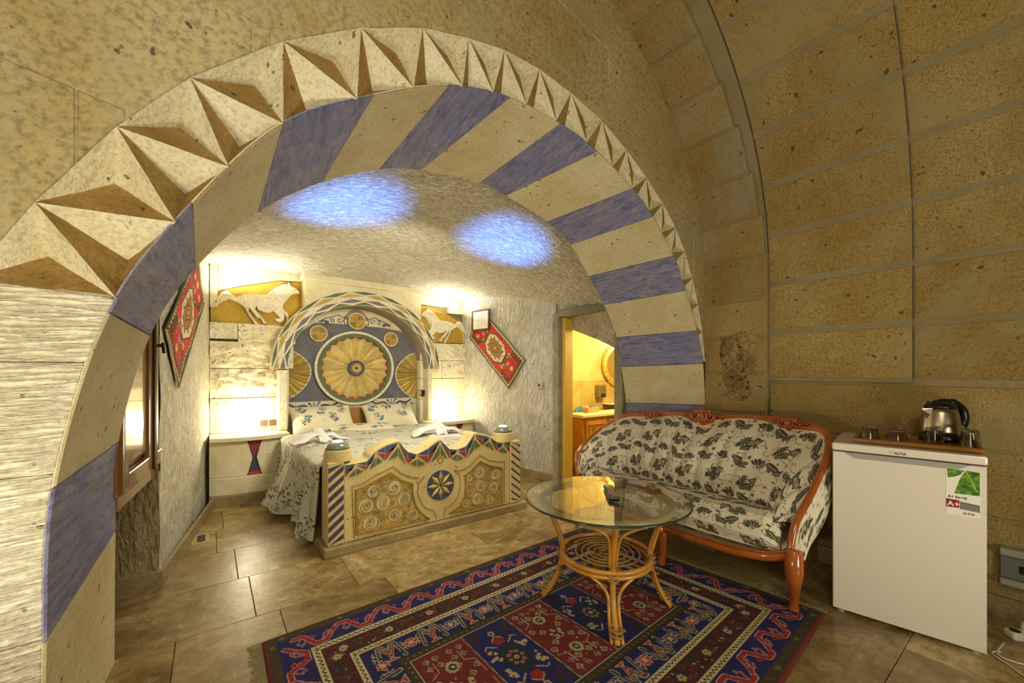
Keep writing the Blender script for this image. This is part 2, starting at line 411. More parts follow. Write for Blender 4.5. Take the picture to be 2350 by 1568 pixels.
# ================================================================ MAIN ROOM: right wall and vault (profile along s)
CX, ZS, RV, RR = 1.36, 1.85, 1.76, 1.70
def prof(s, R):
    if s < ZS: return (CX+R, s, 1.0, 0.0)
    a = (s-ZS)/R
    k = 1.0 if a < PI/2 else 1.13
    return (CX+R*math.cos(a)*k, ZS+R*math.sin(a), math.cos(a), math.sin(a))
def vault_patch(s0, s1, y0, y1, R, d, name, mat, parent, ns=3, ny=1, b=.005):
    """slab on the inside of the vault: from radius R+.02 inward to R-d, chamfered, slightly wavy joints"""
    v = []; f = []
    S = [s0+(s1-s0)*i/ns for i in range(ns+1)]; Y = [y0+(y1-y0)*j/ny for j in range(ny+1)]
    def ring(off, ins):
        o = len(v)
        for i, s in enumerate(S):
            for j, y in enumerate(Y):
                ss = s+(ins if i == 0 else -ins if i == ns else 0); yy = y+(ins if j == 0 else -ins if j == ny else 0)
                x, z, nx, nz = prof(ss, R); v.append((x-nx*off, yy, z-nz*off))
        return o
    o0 = ring(-.02, 0); o1 = ring(d-b, 0); o2 = ring(d, b)
    W = ny+1; idx = lambda i, j: i*W+j
    per = [(i, 0) for i in range(ns)]+[(ns, j) for j in range(ny)]+[(i, ny) for i in range(ns, 0, -1)]+[(0, j) for j in range(ny, 0, -1)]
    for k in range(len(per)):
        a = idx(*per[k]); c = idx(*per[(k+1) % len(per)])
        f.append((o0+a, o0+c, o1+c, o1+a)); f.append((o1+a, o1+c, o2+c, o2+a))
    for i in range(ns):
        for j in range(ny): f.append((o2+idx(i, j), o2+idx(i+1, j), o2+idx(i+1, j+1), o2+idx(i, j+1)))
    m = MB(); m.v = v; m.f = f; return m.build(name, mat, parent)
def shell(s0, s1, y0, y1, R, name, mat, n=24):
    v = []; f = []
    for i in range(n+1):
        s = s0+(s1-s0)*i/n; x, z, nx, nz = prof(s, R)
        for off in (0, .25):
            for y in (y0, y1): v.append((x+nx*off, y, z+nz*off))
    for i in range(n):
        a = i*4; b = a+4
        f += [(a, b, b+1, a+1), (a+2, a+3, b+3, b+2), (a, a+2, b+2, b), (a+1, b+1, b+3, a+3)]
    f += [(0, 1, 3, 2), (n*4, n*4+2, n*4+3, n*4+1)]
    m = MB(); m.v = v; m.f = f; return m.build(name, mat)
SEND = ZS+PI*RV
wr = struct(shell(0, ZS, -2.6, 1.68, RV-.003, 'wall_right', M_MORTAR, 4))
ce = struct(shell(ZS, SEND, -2.6, 1.68, RV-.003, 'ceiling', M_MORTAR, 40))
rows = [0.0, .14]+[.47+.33*k for k in range(18)]
rng = random.Random(4)
for k in range(len(rows)-1):
    s0, s1 = rows[k], rows[k+1]
    if s0 > SEND-.3: break
    par = wr if s1 <= ZS+.1 else ce
    gap = .020 if s0 > .9 else .005
    gap2 = .016 if s1 > .9 else .005
    cols = [(.500, 1.215, .024), (-.34, .4985, .006)] if s0 > .9 else [(rng.uniform(.0, .3), 1.215, .010)]
    if s0 <= .9: cols.append((-.6, cols[0][0]-.006, .008))
    lastx = cols[-1][0]
    cols.append((lastx-.85, lastx-.008, .006)); cols.append((-2.55, lastx-.86, .006))
    for (y0, y1, d) in cols:
        if s0 > .9: vault_patch(s0, s1, y0, y1, RV, d-.0035, 'mortar', M_MORTAR, par, b=.001)
        vault_patch(s0+gap, s1-gap2, y0, y1, RV, d, 'stone', M_VAULT, par)
# the rib next to the tympanum
rib = struct(shell(.0, ZS+PI*RR, 1.22, 1.66, RR+.03, 'trim_1', M_MORTAR, 44))
s = .0; rng = random.Random(9)
while s < ZS+PI*RR-.1:
    h = rng.choice([.26, .29, .31]); y0 = 1.213+.10*max(0, min(1, (s-1.85)/1.2)); 
    vault_patch(s, min(s+h, ZS+PI*RR), y0, 1.652, RR+.03, .024, 'mortar', M_MORTAR, rib, ns=2, b=.001)
    vault_patch(s+.009, min(s+h-.009, ZS+PI*RR), y0+.01, 1.652, RR+.03, .030, 'stone', M_RIB, rib, ns=2, b=.006)
    s += h
def f_er(U, V):
    Y = 1.26+.30*U; Z = .90+.62*V; d = fbm(Y*7, Z*6, Y*0, 4, 12); e = np.minimum(np.minimum(U, 1-U)*6, np.minimum(V, 1-V)*6).clip(0, 1)
    return 3.064-.035*np.clip(d+.16-.35*np.abs(U-.65+.45*(V-.5)), 0, 1)*e+.004*(1-e), Y, Z
v, fc, U, V = grid_mesh(f_er, 60, 110); obj('eroded_patch', v, fc, stone('eroded_stone', (164, 140, 84), (110, 84, 40), scale=9, grain=50, bump=.01, pits=.8, var=0, dark=(60, 46, 24), cav=.8), rib, smooth=True)
# left wall of the room and wall behind
wl = struct(MB().box(-.92, -2.6, 0, -.66, 1.66, 1.9).build('wall_left', M_TYMP))
wb = struct(MB().box(-.9, -2.7, 0, 3.3, -2.58, 3.8).build('wall_back', M_TYMP))

# ================================================================ FRONT WALL (tympanum) with the great arch
YF, YB = 1.65, 2.32
FR = [(-0.358, 0.459), (-0.341, 0.877), (-0.232, 1.367), (-0.041, 1.729), (0.211, 2.073), (0.531, 2.301), (0.867, 2.478), (1.206, 2.557), (1.547, 2.55), (1.845, 2.492), (2.173, 2.36), (2.391, 2.229), (2.637, 2.007), (2.79, 1.78), (2.95, 1.496), (3.028, 1.25), (3.06, 0.931), (3.06, .5), (3.06, 0)]
BK = [(-0.309, 0.538), (-0.3, 0.904), (-0.202, 1.349), (-0.05, 1.657), (0.19, 1.964), (0.478, 2.188), (0.776, 2.339), (1.027, 2.407), (1.445, 2.445), (1.659, 2.413), (2.041, 2.314), (2.282, 2.187), (2.49, 1.965), (2.676, 1.752), (2.845, 1.484), (2.903, 1.231), (2.963, 0.911), (2.965, .5), (2.965, 0)]
FR = [(-.36, 0)]+FR; BK = [(-.312, 0)]+BK
KS = 10
FRs = [tuple(p) for p in catmull(FR, KS)]; BKs = [tuple(p) for p in catmull(BK, KS)]
ZO = [(-0.488, 1.432), (-0.376, 1.651), (-0.218, 1.912), (-0.049, 2.126), (0.211, 2.366), (0.48, 2.546), (0.739, 2.675), (0.968, 2.740), (1.172, 2.780), (1.397, 2.785), (1.627, 2.752), (1.883, 2.689), (2.116, 2.590), (2.319, 2.471), (2.505, 2.346), (2.658, 2.21), (2.78, 2.063), (2.88, 1.884), (2.958, 1.692), (3.02, 1.483), (3.06, 1.267)]
ZI = [(-0.337, 1.2), (-0.223, 1.424), (-0.087, 1.665), (0.039, 1.864), (0.221, 2.078), (0.473, 2.278), (0.699, 2.41), (0.922, 2.503), (1.12, 2.55), (1.312, 2.575), (1.521, 2.572), (1.753, 2.536), (1.97, 2.455), (2.177, 2.37), (2.357, 2.26), (2.505, 2.14), (2.626, 2.02), (2.74, 1.861), (2.84, 1.693), (2.929, 1.533), (3.003, 1.349)]
arch = holder('wall_arch')
# core of the wall: front face behind the stones, intrados bed and rear face
def arch_core():
    v = []; f = []; n = len(FRs)
    for (a, b) in zip(FRs, BKs):
        def out(p, far):
            c = (1.37, 1.0); d = Vector((p[0]-c[0], max(p[1]-c[1], 0) if far else p[1]-c[1])); 
            return p
        cx, cz = 1.37, 1.0
        def push(p, k):
            d = Vector((p[0]-cx, p[1]-cz)) if p[1] > cz else Vector((p[0]-cx, 0)); d.normalize(); return (p[0]+d.x*k, p[1]+d.y*k)
        a1 = push(a, .007); b1 = push(b, .007)
        a2 = push(a, 2.2); b2 = push(b, 2.2)
        v += [(a1[0], YF+.125, a1[1]), (b1[0], YB-.005, b1[1]), (a2[0], YF+.125, a2[1]), (b2[0], YB-.005, b2[1])]
    for i in range(n-1):
        p, q = i*4, i*4+4
        f += [(p, q, q+1, p+1), (p, p+2, q+2, q), (p+1, q+1, q+3, p+3), (p+2, p+3, q+3, q+2)]
    m = MB(); m.v = v; m.f = f; return m.build('arch_core', M_MORTAR, arch)
arch_core()
# voussoirs: painted stones between successive joint pairs
bounds = list(range(0, len(FR)))
blue = {2, 4, 6, 8, 10, 12, 14, 16, 18}
def quad_block(fa, fb, ba, bb, thick, mat, name, parent, ifa, ifb):
    pass
for i in range(len(FR)-1):
    isblue = (i in (1, 3, 5, 7, 9, 11, 13, 15, 17))
    seg = range(i*KS, (i+1)*KS+1)
    v = []; f = []; ny = 5
    fr = [FRs[k] for k in seg]; bk = [BKs[k] for k in seg]; n = len(fr)
    def pt(t, w, off, ins):
        # t in 0..n-1 index (float), w 0..1 depth
        k = min(int(t), n-2); u = t-k
        a = Vector(fr[k]).lerp(Vector(fr[k+1]), u); b = Vector(bk[k]).lerp(Vector(bk[k+1]), u)
        p = a.lerp(b, w); y = YF+(YB-YF)*w
        ta = (Vector(fr[k+1])-Vector(fr[k])); nrm = Vector((-ta.y, ta.x)); 
        if nrm.dot(Vector((1.37, .8))-p) < 0: nrm = -nrm
        nrm.normalize()
        return (p.x+nrm.x*off, y, p.y+nrm.y*off)
    e = .12 if i < len(FR)-3 else .05
    def ring(off, ins, insw):
        o = len(v)
        for a in range(n):
            t = a + (ins if a == 0 else -ins if a == n-1 else 0)
            for b in range(ny+1):
                w = b/ny; w = w+(insw if b == 0 else -insw if b == ny else 0)
                jit = .0008*math.sin(a*3.1+b*2.3+i) if off > .0 and 0 < a < n-1 and 0 < b < ny else 0
                v.append(pt(t, w, off+jit, 0))
        return o
    o0 = ring(-.008, .03, 0); o1 = ring(-.004, .03, 0); o2 = ring(.001, .10, .008)
    W = ny+1; ix = lambda a, b: a*W+b
    per = [(a, 0) for a in range(n-1)]+[(n-1, b) for b in range(ny)]+[(a, ny) for a in range(n-1, 0, -1)]+[(0, b) for b in range(ny, 0, -1)]
    for k in range(len(per)):
        a = ix(*per[k]); c = ix(*per[(k+1) % len(per)])
        f.append((o0+a, o0+c, o1+c, o1+a)); f.append((o1+a, o1+c, o2+c, o2+a))
    for a in range(n-1):
        for b in range(ny): f.append((o2+ix(a, b), o2+ix(a+1, b), o2+ix(a+1, b+1), o2+ix(a, b+1)))
    m = MB(); m.v = v; m.f = f
    o = m.build('voussoir', M_BLUE if isblue else M_CREAM, arch)
    o['label'] = 'blue painted arch stone' if isblue else 'bare cream arch stone'
# carved star band: two pits per unit
def carve_unit(o0, o1, i0, i1, only_upper=False):
    D = .085
    def P(p, d=0.0): return (p[0], YF-.004+d, p[1])
    def mixp(*ws):
        return (sum(w*p[0] for w, p in ws), sum(w*p[1] for w, p in ws))
    ap1 = mixp((.30, o0), (.46, o1), (.24, i1)); ap2 = mixp((.20, o0), (.46, i0), (.34, i1))
    L = math.dist(o0, o1); D = min(.092-.062*max(0, min(1, (o0[0]+.1)/2.0)), .46*L)
    v = [P(o0), P(o1), P(i0), P(i1), P(ap1, D), P(ap2, D), P(o0, .09), P(o1, .09), P(i0, .09), P(i1, .09)]
    f = [(0, 1, 4), (1, 3, 4), (3, 0, 4), (0, 1, 7, 6), (1, 3, 9, 7)]
    if not only_upper: f += [(0, 3, 5), (3, 2, 5), (2, 0, 5), (3, 2, 8, 9), (2, 0, 6, 8)]
    else: f += [(3, 0, 6, 9)]
    if not only_upper:
        i_a = min(range(len(FRs)), key=lambda q: math.dist(FRs[q], i0)); i_b = min(range(len(FRs)), key=lambda q: math.dist(FRs[q], i1))
        mid = [FRs[q] for q in range(i_a+1, i_b)]
        if mid:
            ids = []
            for q in mid: v.append(P(q)); ids.append(len(v)-1)
            chain = [2]+ids+[3]; f.remove((3, 2, 5)); f.remove((3, 2, 8, 9))
            for a_, b_ in zip(chain[:-1], chain[1:]): f.append((b_, a_, 5))
    # subdivide a little so edges look chipped
    bm = bmesh.new(); bv = [bm.verts.new(p) for p in v]
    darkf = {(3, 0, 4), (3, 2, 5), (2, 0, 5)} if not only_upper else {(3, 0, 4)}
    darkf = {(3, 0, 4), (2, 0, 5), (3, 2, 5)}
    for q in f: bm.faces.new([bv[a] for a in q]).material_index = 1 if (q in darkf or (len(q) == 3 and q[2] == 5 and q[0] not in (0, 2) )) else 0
    for x in [w for w in bm.verts if not w.link_faces]: bm.verts.remove(x)
    inner = [e for e in bm.edges]
    bmesh.ops.subdivide_edges(bm, edges=inner, cuts=3, use_grid_fill=True)
    for w in bm.verts:
        p = w.co*22; w.co += Vector((mnoise.noise(p), 0.8*mnoise.noise(p+Vector((9, 3, 1))), mnoise.noise(p+Vector((2, 7, 5)))))*.0022*min(1, L/.2)
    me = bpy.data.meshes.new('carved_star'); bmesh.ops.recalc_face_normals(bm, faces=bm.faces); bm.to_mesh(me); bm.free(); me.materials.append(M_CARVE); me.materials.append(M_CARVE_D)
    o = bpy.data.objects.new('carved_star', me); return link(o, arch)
def snap(p):
    q = min(FRs, key=lambda c: (c[0]-p[0])**2+(c[1]-p[1])**2); return (q[0], q[1])
ZI = [ZI[0]]+[snap(p) for p in ZI[1:]]
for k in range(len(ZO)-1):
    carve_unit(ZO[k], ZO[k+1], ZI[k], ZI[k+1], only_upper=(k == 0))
# tympanum stones: courses slope gently
def zo(x):
    if x < ZO[0][0]: return -9
    for (a, b) in zip(ZO[:-1], ZO[1:]):
        if a[0] <= x <= b[0]: return a[1]+(b[1]-a[1])*(x-a[0])/(b[0]-a[0])
    return -9 if x > 3.06 else 1.26
cz = [1.35, 1.93, 2.42, 2.87, 3.17, 3.53, 3.95, 4.4]
rng = random.Random(3)
vert = {0: [-.95, -.47, -.3, 3.2], 1: [-.95, -.5, .12, .9, 1.8, 2.6, 3.2], 2: [-.95, -.25, .42, 1.25, 1.75, 2.35, 2.9, 3.2], 3: [-.95, .1, .85, 1.62, 2.27, 3.0, 3.2],
        4: [-.95, .3, 1.12, 1.95, 2.6, 3.2], 5: [-.95, .6, 1.4, 2.14, 3.2], 6: [-.95, .9, 1.8, 3.2]}
for r in range(7):
    for a, b in zip(vert[r][:-1], vert[r][1:]):
        n = max(6, int((b-a)/.05)); g = .0012
        xs = [a+g+(b-a-2*g)*i/n for i in range(n+1)]
        top = [min(cz[r+1]-.2*x-g, 4.4) for x in xs]; bot = [max(cz[r]-.2*x+g, zo(x)+.004) for x in xs]
        ok = [i for i in range(n+1) if top[i]-bot[i] > .012]
        if len(ok) < 2: continue
        i0, i1 = ok[0], ok[-1]
        # keep contiguous runs
        runs = []; cur = [ok[0]]
        for i in ok[1:]:
            if i == cur[-1]+1: cur.append(i)
            else: runs.append(cur); cur = [i]
        runs.append(cur)
        for run in runs:
            if len(run) < 2: continue
            P = [(xs[i], bot[i]) for i in run]+[(xs[i], top[i]) for i in reversed(run)]
            m = MB(); m.prism(P, lambda x, z, d: (x, YF+.13-d, z), .13+rng.uniform(0, .004), .004, .004)
            m.build('stone', M_TYMP, arch)
n = 90; v = []
for i in range(n+1):
    x = -.93+4.05*i/n; v += [(x, YF+.0025, max(zo(x)+.002, 1.3 if x < 3.05 else 2.6)), (x, YF+.0025, 4.4)]
obj('mortar', v, [(2*i, 2*i+2, 2*i+3, 2*i+1) for i in range(n)], stone('pale_mortar', (186, 174, 134), (160, 146, 100), scale=5, grain=60, bump=.003, pits=0, var=0, cav=.4), arch)
# left pier: combed blocks between the room corner and the arch edge
def fx(z):
    for (a, b) in zip(FRs[:-1], FRs[1:]):
        if a[1] <= z <= b[1]: return a[0]+(b[0]-a[0])*(z-a[1])/(b[1]-a[1]+1e-9)
    return -.2
def zi_x(z):
    # carved band lower edge: from ZO[0] to ZI[1]
    return None
for (z0, z1) in ((0.0, .467), (.467, .915), (.915, 1.222)):
    zs = [z0+.001+(z1-z0-.002)*i/8 for i in range(9)]
    P = [(-.93, zs[0])]+[(fx(z)-.003, z) for z in zs]+[(-.93, zs[-1])]
    m = MB(); m.prism(P, lambda x, z, d: (x, YF+.13-d, z), .132, .006, .005); m.build('stone', M_PIER, arch)
P = [(-.93, 1.223)]+[(fx(z)-.003, z) for z in (1.223, 1.28, 1.34, 1.40)]+[(-.226, 1.418), (-.36, 1.427), (-.493, 1.43), (-.93, 1.45)]
m = MB(); m.prism(P, lambda x, z, d: (x, YF+.13-d, z), .132, .004, .004); m.build('stone', M_PIER, arch)
# filler behind carved band at far left, between band and first course
P = [(-.93, 1.455), (-.495, 1.437), (-.385, 1.655), (-.335, 1.74), (-.46, 1.80), (-.93, 2.05)]

# ================================================================ ALCOVE: walls, ceiling
LA, LB = (-.224, 3.0), (0.0, 4.76)
RC, RD = (2.72, 4.80), (2.95, 3.20)
def rough_wall(name, A, B, z0, z1, nrm, mat, nu=110, nv=110, amp=.012, extra=None):
    def f(U, V):
        X = A[0]+(B[0]-A[0])*U; Y = A[1]+(B[1]-A[1])*U; Z = z0+(z1-z0)*V
        d = amp*fbm(X*5, Y*5, Z*5, 4, 3)+amp*.5*vnoise(X*22, Y*22, Z*12, 8)
        if extra is not None: d = d+extra(U, V, X, Y, Z)
        return X+nrm[0]*d, Y+nrm[1]*d, Z
    v, fc, U, V = grid_mesh(f, nu, nv)
    return obj(name, v, fc, mat, smooth=True)
struct(rough_wall('wall_alcove_left', LA, LB, 0, 2.6, (1, -.15), M_ROUGH, 130, 150))
# return face under the shutters, room side of the left alcove wall
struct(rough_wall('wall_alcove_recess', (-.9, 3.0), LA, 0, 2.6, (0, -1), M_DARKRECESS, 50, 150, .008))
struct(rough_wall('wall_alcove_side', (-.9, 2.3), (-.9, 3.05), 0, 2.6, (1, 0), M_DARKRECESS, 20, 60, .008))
def rw_extra(U, V, X, Y, Z):
    # wall leans in above the crease
    t = np.clip((Z-1.85)/.6, 0, 1); return .30*t*t
struct(rough_wall('wall_alcove_right', RC, RD, 0, 2.6, (-.99, -.14), M_ROUGH_R, 130, 170, .012, rw_extra))
# alcove ceiling
def zc(X, Y):
    t = np.clip((Y-2.32)/2.45, 0, 1)
    z0 = 1.0+1.50*np.sqrt(np.clip(1-((X-1.36)/1.82)**2, 0.02, 1)); z0 = np.minimum(z0, 2.46)
    z1 = 2.20-.025*X
    k = t**.8
    return z0*(1-k)+z1*k
def fce(U, V):
    X = -.95+4.1*U; Y = 2.30+2.5*V; Z = zc(X, Y)
    d = .014*fbm(X*4, Y*4, Z, 4, 21)+.006*vnoise(X*10, Y*30, 0, 6)
    return X, Y, Z+d
v, fc, U, V = grid_mesh(fce, 200, 150)
struct(obj('ceiling_alcove', v, fc, M_CEIL, smooth=True))
struct(MB().box(-1.0, 2.3, 2.75, 3.4, 5.1, 2.8).build('ceiling_alcove_slab', M_MORTAR))

# head wall: dressed and rough stones in courses, left and right of the bed canopy
hw = holder('wall_alcove_head')
MB().box(-.1, 4.84, 0, .60, 5.04, 2.5).build('wall_core', M_MORTAR, hw)
MB().box(2.15, 4.84, 0, 2.95, 5.04, 2.5).build('wall_core', M_MORTAR, hw)
MB().box(.60, 4.82, 1.93, 2.15, 5.04, 2.5).build('wall_core', M_MORTAR, hw)
YH = 4.76
def slab(x0, x1, z0, z1, mat, y=YH, t=.1, rough=0.0, name='stone', nx=10, nz=10, seed=0):
    if rough <= 0:
        m = MB(); m.box(x0, y, z0, x1, y+t, z1, .005); return m.build(name, mat, hw)
    def f(U, V):
        X = x0+(x1-x0)*U; Z = z0+(z1-z0)*V; e = np.minimum(np.minimum(U, 1-U)*8, np.minimum(V, 1-V)*8).clip(0, 1)
        d = rough*(fbm(X*9, Z*14, X*0+seed, 4, 2)*1.5+.35)*e
        return X, y-d, Z
    v, fc, U, V = grid_mesh(f, nx, nz)
    n = len(v); 
    return obj(name, v, fc, mat, hw, smooth=True)
# left side
slab(.004, .064, 1.80, 2.26, M_DRESSED)
MB().prism([(.066, 1.955), (.24, 2.02), (.58, 2.118), (.80, 2.128), (.80, 2.30), (.066, 2.30)], lambda x, z, d: (x, YH+.09-d, z), .09, .004, .004).build('stone', M_DRESSED, hw)
slab(.004, .22, 1.50, 1.655, M_ROCKY, rough=.02, nx=24, nz=20, seed=1)
slab(.225, .72, 1.47, 1.655, M_ROCKY, rough=.02, nx=50, nz=24, seed=2)
slab(.004, .70, 1.22, 1.475, M_ROCKY, rough=.03, nx=70, nz=30, seed=3)
slab(.004, .66, .935, 1.215, M_ROCKY, rough=.03, nx=70, nz=30, seed=4)
slab(.004, .30, .60, .93, M_DRESSED); slab(.303, .66, .60, .93, M_DRESSED)
# right side
slab(2.08, 2.50, 2.02, 2.26, M_DRESSED); slab(2.503, 2.80, 1.94, 2.26, M_DRESSED)
slab(2.10, 2.74, 1.33, 1.545, M_ROCKY, rough=.02, nx=50, nz=24, seed=6)
slab(2.10, 2.40, 1.10, 1.325, M_DRESSED); slab(2.403, 2.76, 1.10, 1.325, M_ROCKY, rough=.01, nx=30, nz=20, seed=7)
slab(2.10, 2.76, .84, 1.095, M_DRESSED); slab(2.10, 2.76, .55, .837, M_DRESSED)
# painted panels with running horses in relief
M_OCHRE = stone('ochre_paint', (190, 154, 54), (162, 126, 36), scale=6, grain=90, bump=.002, pits=0, var=.03, dark=(120, 84, 20), cav=.3)
PANEL = [(0.009, 1.784), (0.037, 1.834), (0.041, 1.947), (0.239, 2.013), (0.579, 2.113), (0.669, 2.112), (0.802, 2.124), (0.812, 1.92), (0.815, 1.66), (0.362, 1.658), (0.012, 1.663)]
MB().prism(PANEL, lambda x, z, d: (x, YH+.08-d, z), .055).build('painted_panel', M_OCHRE, hw)
PANEL2 = [(2.079, 2.008), (2.225, 2.011), (2.5, 1.924), (2.75, 1.80), (2.75, 1.556), (2.08, 1.556)]
MB().prism(PANEL2, lambda x, z, d: (x, YH+.08-d, z), .055).build('painted_panel', M_OCHRE, hw)
HORSE = [(0.005, 1.795), (0.043, 1.85), (0.069, 1.905), (0.096, 1.945), (0.127, 1.963), (0.154, 1.957), (0.182, 1.927), (0.214, 1.904), (0.262, 1.935), (0.319, 1.949), (0.394, 1.952), (0.463, 1.957), (0.502, 2.007), (0.55, 2.048), (0.603, 2.08), (0.648, 2.091), (0.656, 2.112), (0.668, 2.094), (0.68, 2.074), (0.726, 2.049), (0.759, 2.016), (0.754, 1.995), (0.712, 1.985), (0.68, 1.971), (0.648, 1.922), (0.612, 1.872), (0.608, 1.841), (0.621, 1.812), (0.648, 1.793), (0.662, 1.743), (0.657, 1.686), (0.639, 1.675), (0.639, 1.741), (0.621, 1.771), (0.621, 1.735), (0.608, 1.703), (0.576, 1.686), (0.541, 1.699), (0.532, 1.718), (0.576, 1.732), (0.55, 1.76), (0.523, 1.798), (0.48, 1.774), (0.437, 1.776), (0.386, 1.801), (0.378, 1.83), (0.365, 1.799), (0.386, 1.776), (0.416, 1.739), (0.441, 1.706), (0.467, 1.663), (0.433, 1.666), (0.411, 1.714), (0.378, 1.721), (0.344, 1.768), (0.319, 1.805), (0.311, 1.78), (0.332, 1.737), (0.365, 1.696), (0.394, 1.653), (0.373, 1.637), (0.344, 1.684), (0.307, 1.745), (0.278, 1.811), (0.238, 1.846), (0.198, 1.861), (0.151, 1.88), (0.1, 1.847), (0.05, 1.809), (0.02, 1.783)]
def horse(fmap, par):
    m = MB(); m.prism(HORSE, fmap, .04, .006, .014)
    # mane, tail and muscle ridges
    for k in range(9):
        t = k/8; x = .50+.15*t; z = 1.99+.085*t
        m.tube([fmap(x, z, .036), fmap(x-.004-.01*t, z-.03, .044), fmap(x+.012, z-.06, .038)], .003, 5)
    for k in range(5):
        m.tube([fmap(.19-.02*k, 1.90-.012*k, .036), fmap(.13-.02*k, 1.925-.022*k, .043), fmap(.07-.008*k, 1.87-.02*k, .036)], .003, 5)
    m.tube([fmap(.48, 1.90, .036), fmap(.52, 1.86, .046), fmap(.545, 1.81, .04)], .006, 6)
    m.tube([fmap(.30, 1.90, .036), fmap(.27, 1.86, .046), fmap(.30, 1.81, .04)], .006, 6)
    m.tube([fmap(.39, 1.80, .036), fmap(.44, 1.785, .046), fmap(.51, 1.80, .04)], .005, 6)
    return m.build('horse_relief', M_WHITE, par)
horse(lambda x, z, d: (x, YH+.025-d, z), hw)
horse(lambda x, z, d: (2.75-(x-.02)*.86, YH+.025-d, 1.556+(z-1.65)*.93), hw)
# baseboards
struct(MB().tube([(-.205, 3.005, .05), (.02, 4.5, .05)], .001, 4).build('baseboard_alcove_left_line', M_SKIRT))
def skirt(name, A, B, h=.085, t=.022, side=(1, 0)):
    ax, ay = A; bx, by = B; m = MB()
    sx, sy = side[0]*t, side[1]*t
    P = [(ax, ay), (bx, by), (bx+sx, by+sy), (ax+sx, ay+sy)]
    v = [(x, y, 0) for x, y in P]+[(x, y, h) for x, y in P]
    m.add(v, [(3, 2, 1, 0), (4, 5, 6, 7), (0, 1, 5, 4), (1, 2, 6, 5), (2, 3, 7, 6), (3, 0, 4, 7)])
    return struct(m.build(name, M_SKIRT))
for o in [x for x in bpy.data.objects if x.name == 'baseboard_alcove_left_line']: bpy.data.objects.remove(o)
skirt('baseboard_alcove_left', (-.23, 2.98), (.04, 4.55), side=(1, 0))
skirt('baseboard_alcove_recess', (-.9, 3.0), (-.205, 3.0), side=(0, -1), t=.03, h=.09)
skirt('baseboard_alcove_right', (2.80, 4.4), (2.955, 3.24), side=(-1, 0))
skirt('baseboard_right', (3.11, -2.5), (3.11, 1.22), h=.10, side=(-1, 0))
# ================================================================ DOOR 1 and bathroom
M_FRAME = stone('grey_painted_frame', (156, 146, 112), (120, 112, 88), scale=6, grain=60, bump=.003, pits=.1, var=0, dark=(84, 78, 60), cav=.5)
M_YJAMB = plain('yellow_lit_jamb', (196, 158, 60), .45, var=.1, bump=.001)  # jamb lit yellow from the bathroom; that light is put into its colour
d1 = holder('door_1')
# frame: outer face slightly proud of the rough wall, X about 2.97 facing -X
m = MB(); m.box(2.93, 3.155, 0, 3.09, 3.24, 1.80, .008); m.build('door_post', M_FRAME, d1)
m = MB(); m.box(2.93, 2.33, 1.755, 3.09, 3.153, 1.83, .008); m.build('door_lintel', M_FRAME, d1)
m = MB(); m.box(2.93, 2.33, 0, 3.09, 2.42, 1.753, .008); m.build('door_post', M_FRAME, d1)
m = MB(); m.box(2.985, 3.108, 0, 3.10, 3.153, 1.753, .004); m.build('door_stop', M_YJAMB, d1)
m = MB(); m.box(2.985, 3.153, .9, 2.99, 3.158, 1.05, .001); m.build('strike_plate', plain('brass_plate', (150, 120, 60), .4, .8), d1)
# wall above the door
def f_above(U, V):
    Y = 2.30+.93*U; Z = 1.80+.85*V; X = 2.965-.012*fbm(Y*5, Z*5, Z*3, 4, 3)-.30*np.clip((Z-1.85)/.6, 0, 1)**2
    return X, Y, Z
v, fc, U, V = grid_mesh(f_above, 50, 50); struct(obj('wall_above_door', v, fc, M_ROUGH_R, smooth=True))
M_BATH = stone('bathroom_travertine', (206, 180, 106), (182, 150, 74), scale=5, grain=40, bump=.001, pits=0, var=.06, rough=.4, cav=.25)
bw_ = holder('wall_bathroom')
MB().box(3.1, 3.88, -.02, 5.8, 3.98, 2.6).build('bath_core', M_GROUT, bw_)
for i in range(6):
    for j, (z0, z1) in enumerate(((0, .32), (.32, .66), (.66, 1.05))):
        x0 = 3.1+i*.45; MB().box(x0+.002, 3.86, z0+.002, x0+.448, 3.89, z1-.002, .002).build('wall_tile', M_BATH, bw_)
def f_b(U, V):
    X = 3.1+2.7*U; Z = 1.052+.72*V; return X, 3.875+.008*fbm(X*4, Z*4, Z, 3, 4), Z
v, fc, U, V = grid_mesh(f_b, 60, 24); obj('wall_plaster', v, fc, stone('bathroom_plaster', (208, 184, 116), (190, 162, 90), scale=3, grain=60, bump=.003, pits=0, var=0, cav=.25), bw_, smooth=True)
def f_b2(U, V):
    X = 3.1+2.7*U; t = V; Y = 3.90-.9*t; Z = 1.74+.30*np.sin(t*PI/2)+.03*fbm(X*5, Y*5, X*0, 4, 5); return X, Y, Z
v, fc, U, V = grid_mesh(f_b2, 80, 40); obj('rough_cove', v, fc, M_ROUGH, bw_, smooth=True)
struct(MB().box(3.1, 1.9, 2.02, 5.8, 3.98, 2.1).build('ceiling_bathroom', M_BATH))
struct(MB().box(5.7, 1.9, 0, 5.8, 3.98, 2.1).build('wall_bathroom_far', M_BATH))
struct(MB().box(3.1, 1.8, 0, 5.8, 1.9, 2.1).build('wall_bathroom_near', M_BATH))
struct(MB().box(3.04, 3.24, 0, 3.12, 3.98, 2.1).build('wall_bathroom_side', M_BATH))
